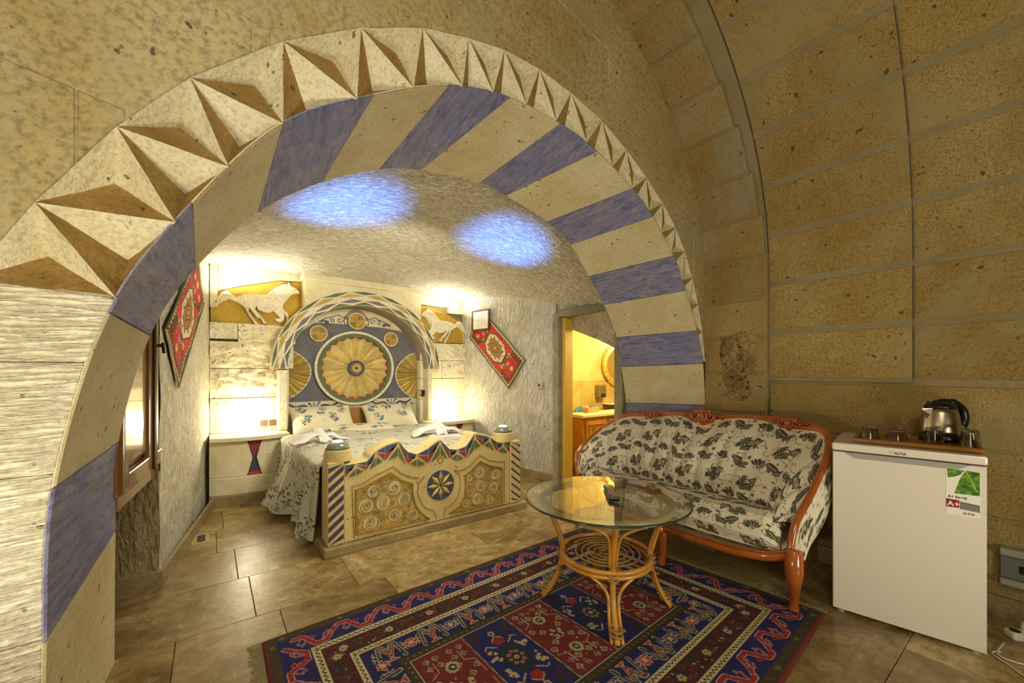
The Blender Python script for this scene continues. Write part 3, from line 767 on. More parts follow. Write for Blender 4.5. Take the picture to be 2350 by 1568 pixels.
# vanity cabinet with carved door
M_VWOOD = plain('honey_wood', (176, 116, 34), .4, var=.25, grain=12, bump=.001)
van = thing('vanity_cabinet', 'honey wood bathroom cabinet with pale stone top seen through the doorway', 'cabinet', (3.75, 3.4, 0))
m = MB(); m.box(3.385, 3.24, .06, 4.6, 3.47, .655, .006); m.build('body', M_VWOOD, van)
m = MB(); m.box(3.355, 3.21, .658, 4.63, 3.49, .695, .008); m.build('stone_top', plain('cream_stone_top', (222, 206, 150), .3), van)
for k in range(3):
    x0 = 3.43+k*.39; m = MB(); m.box(x0, 3.222, .12, x0+.34, 3.24, .62, .006)
    m.tube([(x0+.05, 3.22, .16), (x0+.29, 3.22, .16), (x0+.29, 3.22, .58), (x0+.05, 3.22, .58), (x0+.05, 3.22, .16)], .008, 6)
    dd = m.build('door', M_VWOOD, van)
    m = MB()
    for q in range(4):
        zz = .2+q*.1; m.tube([(p[0], 3.218, p[1]) for p in spiral(x0+.12+.1*(q % 2), zz, .045, 1.3, q)], .005, 5)
        m.tube([(p[0], 3.218, p[1]) for p in spiral(x0+.22-.1*(q % 2), zz+.03, .03, 1.3, q+2)], .004, 5)
    m.build('carving', M_VWOOD, dd)
for sx in (3.42, 4.54):
    for sy in (3.28, 3.44): MB().box(sx-.025, sy-.025, 0, sx+.025, sy+.025, .06).build('leg', M_VWOOD, van)
# round gilt mirror
M_GILT = plain('gilt', (226, 186, 92), .35, .6, bump=.003, grain=40)
mir = thing('gilt_mirror', 'round mirror in an ornate gilt frame on the yellow bathroom wall', 'mirror', (4.873, 3.84, 1.27))
m = MB()
pts = [(4.873+.43*math.cos(a), 3.835, 1.276+.31*math.sin(a)) for a in np.linspace(0, 2*PI, 49)]
m.tube(pts, .04, 8, caps=False); m.build('frame', M_GILT, mir, smooth=True)
m = MB()
for k in range(30):
    a = 2*PI*k/30; m.tube([(4.873+(.45+.03*q)*math.cos(a+.05*q), 3.82-.01*q, 1.276+(.325+.03*q)*math.sin(a+.05*q)) for q in (-1, 0, 1)], [.016, .024, .01], 6)
m.build('frame_ornament', M_GILT, mir, smooth=True)
m = MB(); m.prism([(4.873+.41*math.cos(a), 1.276+.295*math.sin(a)) for a in np.linspace(0, 2*PI, 33)[:-1]], lambda x, z, d: (x, 3.85-d, z), .01)
m.build('glass', plain('mirror_glass', (240, 236, 220), .03, 1), mir)
ml = thing('mirror_lamp', 'small bright lamp mounted over the gilt bathroom mirror', 'lamp', (4.6, 3.82, 1.62))
MB().tube([(4.6, 3.86, 1.68), (4.6, 3.80, 1.71), (4.6, 3.78, 1.67)], .008, 6).build('bracket', M_GILT, ml)
k = NT('lamp_glow'); GLOW = k.out(bw(1), .5, None, Emission__Color=rgba((255, 226, 150)), Emission__Strength=14.0)
MB().lathe([(.012, 0), (.035, -.03), (.04, -.07)], (4.6, 3.78, 1.67), 12).build('shade', GLOW, ml)
light('mirror_lamp_light', 'POINT', (4.6, 3.72, 1.52), 9, (1.0, .82, .45), .04)
# soap dispenser, shelf, box, lid
sd = thing('soap_dispenser', 'metal soap dispenser fixed to the bathroom wall below the mirror', 'dispenser', (4.34, 3.83, .9))
MB().box(4.27, 3.77, .82, 4.41, 3.858, 1.0, .012).build('body', plain('brushed_steel', (150, 138, 100), .35, .7), sd)
MB().box(4.30, 3.76, .83, 4.38, 3.775, .88, .004).build('push_bar', plain('dark_plastic', (40, 36, 26), .4), sd)
sh = tag(MB().box(4.42, 3.70, .725, 5.1, 3.858, .738, .003).build('glass_shelf', plain('pale_shelf_glass', (236, 240, 214), .1)), 'thin pale glass shelf under the round gilt mirror', 'shelf')
bx = thing('tissue_box', 'small orange box of toiletries printed with flowers on the vanity top', 'box', (3.75, 3.40, .695))
MB().box(3.60, 3.36, .695, 3.80, 3.44, .755, .003).build('carton', plain('orange_carton', (206, 150, 84), .6), bx)
for k, (x, c) in enumerate(((3.63, (250, 240, 230)), (3.675, (160, 30, 30)), (3.72, (60, 130, 150)), (3.765, (70, 150, 160)))):
    MB().lathe([(.0, 0), (.02, .004), (.012, .016), (0, .018)], (x, 3.40, .755), 10).build('flower', plain('flower_%d' % k, c, .6), bx)
lid = thing('toilet', 'toilet with raised round blue lid beside the vanity in the bathroom', 'toilet', (3.72, 3.65, 0))
M_LID = plain('blue_lid', (76, 140, 170), .2, var=.15, grain=10)
cx, cz = 3.72, .60
m = MB(); m.prism([(cx+.12*math.cos(a), cz+.15*math.sin(a)) for a in np.linspace(0, 2*PI, 33)[:-1]], lambda x, z, d: (x, 3.63-d*.6-.1*(z-cz), z), .03, .02, .01); m.build('lid', M_LID, lid)
m = MB(); m.tube([(cx+.09*math.cos(a), 3.605, cz+.12*math.sin(a)) for a in np.linspace(0, 2*PI, 33)], .006, 6, caps=False); m.build('lid_rim', plain('pale_blue_rim', (150, 190, 200), .25), lid)
m = MB(); m.lathe([(.10, 0), (.09, .06), (.08, .2), (.14, .36), (.17, .42), (.15, .42), (.12, .36)], (3.74, 3.67, 0), 20); m.build('bowl', plain('porcelain', (226, 222, 208), .2), lid, smooth=True)

# ================================================================ WINDOW 1: wooden shutters on the left alcove wall
M_WOOD = plain('varnished_brown_wood', (128, 92, 52), .22, var=.22, grain=9, bump=.0006, Coat__Weight=.5)
M_WOOD_D = plain('dark_brown_wood', (70, 42, 22), .25, var=.2, grain=9)
win = holder('window_1')
W0, W1 = Vector((-.30, 2.33)), Vector((-.213, 3.28)); wdv = (W1-W0); wl_ = wdv.length; wdv.normalize(); wn = Vector((wdv.y, -wdv.x))
def wmap(a, z, d): p = W0+wdv*a+wn*d; return (p.x, p.y, z)
def wbox(name, a0, a1, z0, z1, d0, d1, mat, par, b=.004):
    m = MB(); m.box(a0, d0, z0, a1, d1, z1, b); m.v = [wmap(x, z, y) for x, y, z in m.v]; return m.build(name, mat, par)
ZB, ZT = .645, 1.80
fr_ = wbox('window_frame', -.02, wl_+.03, ZB-.03, ZB+.03, -.10, .0, M_WOOD, win)
wbox('window_frame', wl_-.01, wl_+.03, ZB+.032, ZT, -.10, .0, M_WOOD, win)
wbox('window_frame', -.04, .0, ZB+.032, ZT, -.12, .0, M_WOOD, win)
wbox('window_frame', -.02, wl_+.03, ZT+.002, ZT+.06, -.10, .0, M_WOOD, win)
half = wl_/2
for k, (a0, a1) in enumerate(((.002, half+.04), (half+.044, wl_-.014))):
    lf = wbox('shutter_leaf', a0, a1, ZB+.034, ZT-.002, -.03, -.012, M_WOOD_D, win, .002)
    st = .062
    for (b0, b1, z0, z1) in ((a0, a0+st, ZB+.034, ZT-.002), (a1-st, a1, ZB+.034, ZT-.002), (a0+st, a1-st, ZB+.034, ZB+.115), (a0+st, a1-st, ZT-.09, ZT-.002)):
        wbox('stile', b0+.0005, b1-.0005, z0+.0005, z1-.0005, -.012, .018, M_WOOD, lf, .006)
    wbox('raised_panel', a0+st+.022, a1-st-.022, ZB+.14, ZT-.11, -.012, .006, M_WOOD, lf, .012)
wbox('stile', half+.02, half+.064, ZB+.036, ZT-.004, .018, .034, M_WOOD_D, win, .006)
MB().tube([wmap(half+.042, 1.33, .034), wmap(half+.042, 1.33, .06)], .009, 8).build('knob', M_WOOD_D, win)
MB().tube([wmap(half+.042, 1.345, .055), wmap(half+.042, 1.29, .06)], .007, 8).build('latch', plain('black_iron', (26, 22, 18), .4, .6), win)

# ================================================================ BED RECESS AND CANOPY (carved and painted stone)
M_PBLUE = stone('grey_blue_paint', (88, 86, 92), (118, 112, 104), scale=4, grain=40, bump=.002, pits=0, var=0, dark=(62, 60, 68), cav=.3)
M_CANOPY = M_DRESSED
def paint(n, c): return stone(n, c, tuple(v*.82 for v in c), scale=9, grain=60, bump=.001, pits=0, var=.08, dark=tuple(v*.6 for v in c), cav=.25, rough=.7)
P_GREEN = paint('green_paint', (92, 104, 58)); P_YEL = paint('yellow_paint', (186, 156, 72)); P_GREY = paint('violet_grey_paint', (118, 106, 104)); P_RED = paint('red_paint', (176, 66, 44))
P_BLUE = paint('blue_paint', (74, 80, 104)); P_OR = paint('orange_paint', (196, 146, 54)); P_OCH = paint('brown_ochre_paint', (160, 120, 32)); P_GOLD = paint('golden_ochre_paint', (200, 164, 80)); P_NAVY = paint('dark_violet_paint', (70, 62, 84)); P_CREAM = paint('cream_paint', (206, 190, 136)); P_DRED = paint('brick_red_paint', (150, 52, 46))
P_RAYL = paint('pale_ochre_ray', (224, 202, 132)); P_RAYD = paint('ochre_ray', (212, 180, 96))
can = thing('bed_canopy', 'carved stone bed surround with painted arched hood and sunburst rosette', 'headboard', (1.38, 4.7, 0))
YP = 4.94
# recess panel and reveal
HC = (1.384, 1.215)
def arc(rx, rz, n=40, a0=PI, a1=0.0, c=HC): return [(c[0]+rx*math.cos(a), c[1]+rz*math.sin(a)) for a in np.linspace(a0, a1, n+1)]
OUT = arc(.90, .852); INN = arc(.757, .70)
MB().box(.5, YP+.002, 0, 2.3, YP+.06, 2.1).build('back_panel', M_DRESSED, can)
# reveal (inner side of the opening)
m = MB(); v = []; line = [(HC[0]-.757, .45)]+INN+[(HC[0]+.757, .45)]
for (x, z) in line: v += [(x, 4.62, z), (x, YP+.01, z)]
m.add(v, [(2*i, 2*i+2, 2*i+3, 2*i+1) for i in range(len(line)-1)]); m.build('reveal', M_DRESSED, can)
# block between and above the hood
blk = [(.784, 2.17), (2.054, 2.15), (2.054, 1.74)]+[p for p in reversed(arc(.90, .852)) if .784 < p[0] < 2.054]+[(.784, 1.86)]
def ring_poly(o, i_): return o+i_[::-1]
m = MB(); m.prism([(.784, 1.75), (.784, 2.172), (2.054, 2.150), (2.054, 1.75)]+[p for p in reversed(arc(.86, .80)) if .80 < p[0] < 2.04], lambda x, z, d: (x, 4.80-d, z), .18, .004, .004); m.build('stone_block', M_DRESSED, can)
m = MB(); m.box(.76, 4.585, 2.125, 2.08, 4.80, 2.20, .01); m.v = [(x, y, z-(x-.76)*.018) for x, y, z in m.v]; m.build('cornice', M_DRESSED, can)
# hood band
v = []; f = []; n = len(OUT)
for (o_, i_) in zip(OUT, INN): v += [(o_[0], 4.60, o_[1]), (i_[0], 4.60, i_[1]), (i_[0], 4.95, i_[1]), (o_[0], 4.80, o_[1])]
for i in range(n-1):
    for q in range(4): f.append((i*4+q, i*4+(q+1) % 4, i*4+4+(q+1) % 4, i*4+4+q))
f += [(3, 2, 1, 0), (n*4-4, n*4-3, n*4-2, n*4-1)]
m = MB(); m.v = v; m.f = f; m.build('hood', M_WHITE, can)
def hp(a, t):
    """a: angle 0..1 left to right, t: 0 inner..1 outer"""
    an = PI*(1-a); rx = .757+(.90-.757)*t; rz = .70+(.852-.70)*t
    return (HC[0]+rx*math.cos(an), HC[1]+rz*math.sin(an))
NU = 9
def inlay(P, mat, g=.006, y=4.60, d=.004, name='painted_inlay'):
    Q = inset_poly(P if sum(P[i][0]*P[(i+1) % len(P)][1]-P[(i+1) % len(P)][0]*P[i][1] for i in range(len(P))) > 0 else P[::-1], g)
    m = MB(); m.prism(Q, lambda x, z, dd: (x, y+.001-dd, z), d); return m.build(name, mat, can)
for k in range(NU):
    a0, a1, am = k/NU, (k+1)/NU, (k+.5)/NU
    inlay([hp(a0, .97), hp(am, 1.0), hp(a1, .97), hp(am, .72)], P_GREEN, .004)
    inlay([hp(a0, .03), hp(am, .0), hp(a1, .03), hp(am, .26)], P_GREEN, .004)
    if True:
        inlay([hp(am, .68), hp(am+.5/NU, .88) if k < NU-1 else hp(1, .9), hp(min(am+1/NU, 1), .68), hp(min(am+.5/NU, 1), .52)], P_YEL, .005) if k < NU-1 else None
        inlay([hp(am, .32), hp(min(am+.5/NU, 1), .48), hp(min(am+1/NU, 1), .32), hp(min(am+.5/NU, 1), .12)], P_GREY, .005) if k < NU-1 else None
inlay([hp(0, .9), hp(.5/NU, .66), hp(0, .52)], P_YEL, .004); inlay([hp(0, .48), hp(.5/NU, .34), hp(0, .1)], P_GREY, .004)
inlay([hp(1, .9), hp(1-.5/NU, .66), hp(1, .52)], P_YEL, .004); inlay([hp(1, .48), hp(1-.5/NU, .34), hp(1, .1)], P_GREY, .004)
# jamb pillars below the hood
m = MB(); m.box(.548, 4.62, .602, .632, 4.80, 1.205, .012); m.build('pillar', M_WHITE, can)
m = MB(); m.box(2.142, 4.62, .587, 2.205, 4.80, 1.205, .012); m.build('pillar', M_WHITE, can)
# painted blue field
bl = [(.63, .86), (2.14, .86), (2.14, 1.45), (2.06, 1.60), (1.954, 1.681), (1.7, 1.715), (1.387, 1.725), (1.1, 1.73), (.938, 1.725), (.80, 1.62), (.68, 1.45), (.63, 1.2)]
m = MB(); m.prism(bl, lambda x, z, d: (x, YP-d, z), .006); m.build('blue_field', M_PBLUE, can)
m = MB(); m.prism([(.63, .60), (2.14, .60), (2.14, .855), (.63, .855)], lambda x, z, d: (x, YP-d, z), .012, .003, .003); m.build('frieze', M_WHITE, can)
RO = (1.372, 1.225)
# rosette: rim, red ground, petals, hub
def ringm(c, r0, r1, y0, y1, n=48, ez=.955):
    m = MB(); v = []
    for k in range(n):
        a = 2*PI*k/n
        for (r, y) in ((r0, y0), (r0, y1), (r1, y1), (r1, y0)): v.append((c[0]+r*math.cos(a), y, c[1]+r*ez*math.sin(a)))
    f = [(k*4+q, k*4+(q+1) % 4, ((k+1) % n)*4+(q+1) % 4, ((k+1) % n)*4+q) for k in range(n) for q in range(4)]
    return m.add(v, f)
ringm(RO, .418, .446, YP-.01, YP-.05).build('rim', M_WHITE, can)
ringm(RO, .375, .42, YP-.01, YP-.038).build('rim', P_GREEN, can)['label'] = 'green painted ring'
m = MB(); m.prism([(RO[0]+.378*math.cos(a), RO[1]+.361*math.sin(a)) for a in np.linspace(0, 2*PI, 49)[:-1]], lambda x, z, d: (x, YP-d, z), .012); m.build('red_ground', P_RED, can)
NP_ = 24
for k in range(NP_):
    a = 2*PI*k/NP_; da = PI/NP_
    def q(r, an, y): return (RO[0]+r*math.cos(an), y, RO[1]+r*.955*math.sin(an))
    v = [q(.085, a-da, YP-.012), q(.085, a+da, YP-.012), q(.345, a-da, YP-.014), q(.345, a+da, YP-.014), q(.085, a, YP-.030), q(.33, a, YP-.052), q(.378, a, YP-.030)]
    m = MB(); m.add(v, [(0, 4, 5, 2), (4, 1, 3, 5), (2, 5, 6), (5, 3, 6), (0, 1, 4)]); m.build('petal', P_RAYL if k % 2 else P_RAYD, can)
ringm(RO, .0, .09, YP-.01, YP-.05, 24).build('hub', P_GREY, can)
ringm(RO, .075, .092, YP-.04, YP-.058, 32).build('hub_ring', P_NAVY, can)
m = MB(); v = []
ringm(RO, .0, .052, YP-.045, YP-.062, 24).build('hub_boss', P_YEL, can)
ringm(RO, .0, .014, YP-.06, YP-.07, 12).build('hub_eye', plain('black_paint', (30, 26, 22), .7), can)
# half rosettes at the sides
for (cx_, sgn, cz_, zt, zb, xt) in ((.600, 1, 1.185, 1.43, .885, .863), (2.17, -1, 1.145, 1.43, .835, 1.887)):
    N = 15; cen = (cx_, cz_)
    edge = []
    for k in range(N+1):
        t = -1+2*k/N; z = cz_+t*((zt-cz_) if t > 0 else (cz_-zb)); x = cx_+sgn*(abs(xt-cx_)*(math.cos(t*PI/2)**.62)+.03); edge.append((x, z))
    for k in range(N):
        p, q_ = edge[k], edge[k+1]; mid = ((p[0]+q_[0])/2, (p[1]+q_[1])/2)
        o_ = (cx_-sgn*.02, cz_)
        v = [(o_[0], YP-.008, o_[1]), (p[0], YP-.008, p[1]), (q_[0], YP-.008, q_[1]), (mid[0], YP-.04, mid[1])]
        m = MB(); m.add(v, [(0, 1, 3), (0, 3, 2), (1, 2, 3)]); m.build('side_ray', P_RAYD if k % 2 else P_YEL, can)
    m = MB(); m.tube([(x, YP-.012, z) for x, z in edge], .011, 6); m.build('side_rim', M_WHITE, can)
# three discs with crosses
for (x, z, r) in ((.973, 1.607, .092), (1.387, 1.772, .10), (1.79, 1.577, .088)):
    dc = ringm((x, z), .0, r, YP-.004, YP-.022, 32, 1.0).build('cross_disc', P_YEL, can)
    ringm((x, z), r*.86, r, YP-.02, YP-.032, 32, 1.0).build('disc_rim', P_RAYL, dc)
    for k in range(4):
        a = PI/4+k*PI/2
        v = [(x+.15*r*math.cos(a), YP-.024, z+.15*r*math.sin(a)), (x+.78*r*math.cos(a-.55), YP-.024, z+.78*r*math.sin(a-.55)), (x+.84*r*math.cos(a), YP-.024, z+.84*r*math.sin(a)), (x+.78*r*math.cos(a+.55), YP-.024, z+.78*r*math.sin(a+.55))]
        MB().prism([(p[0], p[2]) for p in v], lambda xx, zz, d: (xx, YP-.0215-d, zz), .004).build('cross_quarter', P_OR if k % 2 else P_OCH, dc)
# painted scrolls over the blue field and on the frieze
def strokes(paths, r, mat, par, name, y): 
    m = MB()
    for P in paths: m.tube([(p[0], y, p[1]) for p in catmull(P, 4)] if len(P) < 12 else [(p[0], y, p[1]) for p in P], r, 5)
    return m.build(name, mat, par)
ps = []
for s in (-1, 1):
    c0 = 1.387
    ps += [[(c0+s*(.12+.02*math.cos(t)), 1.77+.05*math.sin(t)) for t in np.linspace(0, 2*PI, 14)], spiral(c0+s*.185, 1.775, .035, 1.2, 0, 16, s), spiral(c0+s*.26, 1.768, .03, 1.2, 2, 16, -s), spiral(c0+s*.33, 1.745, .024, 1.2, 1, 16, s)]
    ps += [[(c0+s*.14, 1.80), (c0+s*.2, 1.83), (c0+s*.26, 1.805), (c0+s*.33, 1.785), (c0+s*.41, 1.74)], [(c0+s*.30, 1.735), (c0+s*.35, 1.76), (c0+s*.40, 1.735)], [(c0+s*.32, 1.735), (c0+s*.35, 1.75), (c0+s*.38, 1.735)]]
ps += [[(1.387+.128*math.cos(t), 1.772+.128*math.sin(t)) for t in np.linspace(.1, PI-.1, 20)], [(1.387+.112*math.cos(t), 1.772+.112*math.sin(t)) for t in np.linspace(.1, PI-.1, 20)]]
strokes(ps, .004, P_NAVY, can, 'painted_scroll', YP-.004)
ps = []; fat = []
for c0, w in ((.93, .26), (1.80, .25)):
    for s in (-1, 1):
        fat += [[(c0+s*.03, .77), (c0+s*.10, .815), (c0+s*.18, .80), (c0+s*.25, .835)], [(c0+s*.04, .745), (c0+s*.12, .775), (c0+s*.2, .755), (c0+s*.27, .79)], [(c0+s*.05, .725), (c0+s*.13, .735), (c0+s*.21, .715)]]
        ps += [[(c0, .76), (c0+s*.02, .80), (c0+s*.05, .84)], spiral(c0+s*.05, .84, .014, 1, 0, 10, s)]
    ps += [[(c0, .74), (c0, .80), (c0, .85)], [(c0-.08, .73), (c0, .76), (c0+.08, .73)]]
ps += [spiral(x, z, .03, 1.3, x*9, 14) for x, z in ((1.25, .70), (1.36, .69), (1.46, .72), (1.55, .76), (1.22, .77))]
strokes(fat, .0095, P_NAVY, can, 'painted_leaf', YP-.013); strokes(ps, .0045, P_NAVY, can, 'painted_scroll', YP-.013)
for o in bpy.data.objects:
    if o.name.split('.')[0] in ('painted_leaf', 'painted_scroll', 'painted_outline'): o['kind'] = 'stuff'
# ================================================================ NIGHTSTANDS (masonry)
def nightstand(name, label, x0, x1, yf, ztop, hx, hw_, mirror=False):
    t = thing(name, label, 'nightstand', ((x0+x1)/2, 4.6, 0), group=None)
    def bul(x): u = (x-x0)/(x1-x0); return yf-.075*math.sin(PI*u)**.8 if 0 < u < 1 else yf
    def block(z0, z1, off, nm, mat, xa=x0, xb=x1, b=.0):
        n = 12; xs = [xa+(xb-xa)*i/n for i in range(n+1)]
        P = [(x, bul(min(max(x, x0), x1))-off) for x in xs]+[(xb, 4.755), (xa, 4.755)]
        m = MB(); m.prism(P, lambda a, b_, d: (a, b_, z0+d), z1-z0, .006, .006); return m.build(nm, mat, t)
    block(ztop-.035, ztop, .045, 'top_slab', M_DRESSED)
    # body in stones around the hourglass inlay
    zb = .245; zt = ztop-.037; zm = (zb+zt)/2
    def side(xa, xb, edge):
        n = 8; P = []
        m = MB(); v = []; zs = [zb+(zt-zb)*i/8 for i in range(9)]
        nx = 6
        for z in zs:
            u = 1-abs((z-zm)/((zt-zb)/2)); e = hw_*(1-.72*u**.8)
            a, b = (xa, hx-e) if edge < 0 else (hx+e, xb)
            for i in range(nx+1):
                x = a+(b-a)*i/nx; v.append((x, bul(x), z))
        N = nx+1; f = [(j*N+i, j*N+i+1, (j+1)*N+i+1, (j+1)*N+i) for j in range(8) for i in range(nx)]
        k0 = len(v); v += [(p[0], 4.752, p[2]) for p in v[:]]
        f += [(k0+j*N+i, k0+(j+1)*N+i, k0+(j+1)*N+i+1, k0+j*N+i+1) for j in range(8) for i in range(nx)]
        for j in range(8): f += [(j*N, (j+1)*N, k0+(j+1)*N, k0+j*N), (j*N+nx, k0+j*N+nx, k0+(j+1)*N+nx, (j+1)*N+nx)]
        m.add(v, f); m.build('stone', M_DRESSED, t)
    side(x0, hx, -1); side(hx, x1, 1)
    yi = bul(hx)+.02
    def tri(P, mat): 
        m = MB(); m.prism(P, lambda x, z, d: (x, yi+.02-d, z), .02); m.build('hourglass_inlay', mat, t)
    e = hw_+.0
    tri([(hx-e, zt), (hx+e, zt), (hx+e*.45, zm+.07), (hx, zm+.02), (hx-e*.45, zm+.07)], P_DRED)
    tri([(hx-e*.45, zm+.068), (hx, zm+.018), (hx+e*.45, zm+.068), (hx+e*.3, zm), (hx+e*.9, zb+.03), (hx-e*.9, zb+.03), (hx-e*.3, zm)], P_NAVY)
    tri([(hx-e, zb), (hx+e, zb), (hx+e*.9, zb+.028), (hx-e*.9, zb+.028)], P_RED)
    block(.09, .242, .012, 'lower_stone', M_DRESSED)
    block(0, .088, .03, 'skirting', M_SKIRT)
    return t
nightstand('nightstand', 'bulging stone bedside ledge with hourglass inlay at the left alcove corner', .0, .625, 4.49, .60, .335, .062)
nightstand('nightstand', 'bulging stone bedside ledge right of the bed by the rough wall', 2.07, 2.70, 4.49, .585, 2.47, .055)
# bedside puck lamps
k = NT('warm_lamp_face'); LF = k.out(bw(1), .5, None, Emission__Color=rgba((255, 236, 180)), Emission__Strength=14.0)
for (x, z, lab) in ((.285, .60, 'glaring round uplight on the left bedside ledge below the horse panel'), (2.43, .585, 'glaring round uplight on the right bedside ledge beside the rough wall')):
    t = thing('bedside_lamp', lab, 'lamp', (x, 4.66, z), group=None)
    MB().lathe([(.055, 0), (.055, .02), (.05, .025), (.046, .025)], (x, 4.66, z), 24).build('base', plain('white_enamel', (230, 226, 210), .4), t)
    MB().lathe([(.045, .024), (.044, .045), (.03, .055), (0, .058)], (x, 4.66, z), 24).build('bulb_cover', LF, t, smooth=True)
# sockets and switches
M_BLK = plain('black_plastic', (24, 21, 18), .35); M_SFR = plain('beige_plastic', (196, 184, 150), .5)
s = thing('power_socket', 'dark double wall socket above the left bedside ledge', 'socket', (.473, 4.745, .68))
MB().box(.395, 4.738, .635, .553, 4.758, .715, .003).build('face_plate', M_SFR, s)
for x in (.405, .48): MB().box(x, 4.732, .645, x+.065, 4.740, .705, .003).build('socket_insert', plain('brown_socket', (92, 66, 44), .4), s)
s = thing('power_socket', 'small dark socket on the canopy jamb beside the right pillow', 'socket', (2.05, 4.90, .93))
MB().box(2.10, 4.70, .885, 2.139, 4.78, .955, .003).build('face_plate', M_BLK, s)
MB().box(2.092, 4.715, .895, 2.10, 4.735, .945, .002).build('rocker', M_SFR, s); MB().box(2.092, 4.745, .895, 2.10, 4.765, .945, .002).build('rocker', M_SFR, s)
s = thing('light_switch', 'small square light switch with brown centre left of the doorway', 'switch', (2.9, 3.402, 1.038))
MB().box(2.885, 3.375, 1.005, 2.915, 3.435, 1.07, .003).build('face_plate', M_SFR, s); MB().box(2.877, 3.388, 1.018, 2.886, 3.422, 1.057, .002).build('rocker', plain('brown_plastic', (96, 58, 36), .4), s)
# floor vent by the left wall
s = thing('floor_drain', 'small square brass floor plate with dark slot by the left wall', 'drain', (-.045, 3.66, 0))
m = MB(); m.box(-.10, 3.55, 0, .0, 3.76, .004, .001); m.build('plate', plain('aged_brass', (180, 160, 96), .4, .3), s)
MB().box(-.068, 3.585, .004, -.022, 3.72, .007, .001).build('slot_cover', plain('dark_slot', (40, 44, 44), .4), s)
# ================================================================ FOOTBOARD
FTOP = [(0.716, 0.579), (0.858, 0.584), (0.893, 0.627), (0.977, 0.674), (1.09, 0.696), (1.129, 0.642), (1.169, 0.606), (1.222, 0.59), (1.277, 0.593), (1.333, 0.639), (1.412, 0.676), (1.449, 0.633), (1.509, 0.586), (1.57, 0.586), (1.641, 0.605), (1.681, 0.65), (1.721, 0.695), (1.847, 0.662), (1.934, 0.606), (1.987, 0.593), (2.069, 0.585)]
FLOW = [(0.716, 0.487), (0.8, 0.492), (0.893, 0.531), (0.99, 0.566), (1.084, 0.588), (1.103, 0.558), (1.169, 0.511), (1.222, 0.491), (1.277, 0.483), (1.355, 0.525), (1.412, 0.557), (1.479, 0.522), (1.539, 0.494), (1.601, 0.479), (1.681, 0.538), (1.746, 0.587), (1.821, 0.582), (1.899, 0.534), (1.987, 0.501), (2.069, 0.495)]
def ip(L, x):
    for a, b in zip(L[:-1], L[1:]):
        if a[0] <= x <= b[0]: return a[1]+(b[1]-a[1])*(x-a[0])/(b[0]-a[0])
    return L[0][1] if x < L[0][0] else L[-1][1]
YFB = 2.83
M_FBS = stone('cream_painted_stone', (206, 186, 126), (190, 166, 100), scale=6, grain=70, bump=.002, pits=.3, var=.03, dark=(126, 98, 46), cav=.25, rough=.75)
fb = thing('footboard', 'painted stone bed footboard with scroll panels, star medallion and striped ends', 'footboard', (1.4, 2.9, 0))
ts = catmull(FTOP, 4)
fm = lambda x, z, d: (x, YFB+.15-d, z)
m = MB(); m.prism([(.716, .06), (2.069, .06)]+[(p[0], p[1]) for p in reversed(ts)], fm, .15, .004, .004); m.build('panel_slab', M_FBS, fb)
m = MB(); m.box(.585, 2.785, 0, 2.225, 3.02, .058, .006); m.build('plinth', M_SKIRT, fb)
for (x0, x1) in ((.612, .714), (2.072, 2.176)):
    m = MB(); m.box(x0, YFB-.012, .06, x1, YFB+.16, .60 if x0 < 1 else .592, .006); po = m.build('post', M_FBS, fb)
    n = 8; w = x1-x0
    for k in range(-1, n):
        z = .085+k*.064
        P = [(x0+.004, z), (x0+.004, z+.034), (x1-.004, z+.034+.075), (x1-.004, z+.075)] if x0 < 1 else [(x0+.004, z+.075), (x0+.004, z+.075+.018), (x1-.004, z+.018), (x1-.004, z)]
        P = [(a, min(max(b, .066), .588)) for a, b in P]
        if max(p[1] for p in P)-min(p[1] for p in P) < .02: continue
        MB().prism(P, lambda x, zz, d: (x, YFB-.0115-d, zz), .002).build('stripe', P_NAVY, po)
# triangle frieze along the wavy top
nodes = [.72, .79, .86, .925, .99, 1.085, 1.155, 1.225, 1.315, 1.412, 1.49, 1.56, 1.635, 1.715, 1.79, 1.86, 1.93, 1.995, 2.065]
def fbp(P, mat, g=.004, nm='painted_triangle', d=.004):
    if abs(sum(P[i][0]*P[(i+1) % len(P)][1]-P[(i+1) % len(P)][0]*P[i][1] for i in range(len(P)))) < 2e-4: return
    A = sum(P[i][0]*P[(i+1) % len(P)][1]-P[(i+1) % len(P)][0]*P[i][1] for i in range(len(P)))
    Q = inset_poly(P if A > 0 else P[::-1], g); m = MB(); m.prism(Q, lambda x, z, dd: (x, YFB-dd, z), d); return m.build(nm, mat, fb)
for k, (a, b) in enumerate(zip(nodes[:-1], nodes[1:])):
    ta, tb, la, lb = ip(FTOP, a)-.006, ip(FTOP, b)-.006, ip(FLOW, a), ip(FLOW, b)
    mid = (a+b)/2; tm = ip(FTOP, mid)-.006
    if (k % 2 == 0):
        fbp([(a, ta), (mid, tm), (b, tb), (b, tb*.5+lb*.5), (a, ta*.55+la*.45)], P_BLUE) if False else None
        fbp([(a, ta), (b, tb), ((a+b)/2+.01, (ta+tb)/2-.045), (a, (ta+la)/2)], P_BLUE, .003)
        fbp([(a, (ta+la)/2), ((a+b)/2+.012, (ta+tb)/2-.046), (b, tb), (b-.02, (tb*.4+lb*.6)), (a, la)], P_DRED, .003) if False else fbp([(a, (ta+la)/2), (b-.004, tb-.01), (a, la)], P_DRED, .003)
        fbp([(a+.012, la), (b, tb-.03), (b, lb)], P_GREEN, .004)
    else:
        fbp([(a, ta), (b, tb), (b, (tb+lb)/2)], P_BLUE, .003)
        fbp([(a+.004, ta-.012), (b, (tb+lb)/2), (b, lb)], P_DRED, .003)
        fbp([(a, ta-.03), (b-.014, lb), (a, la)], P_GREEN, .004)
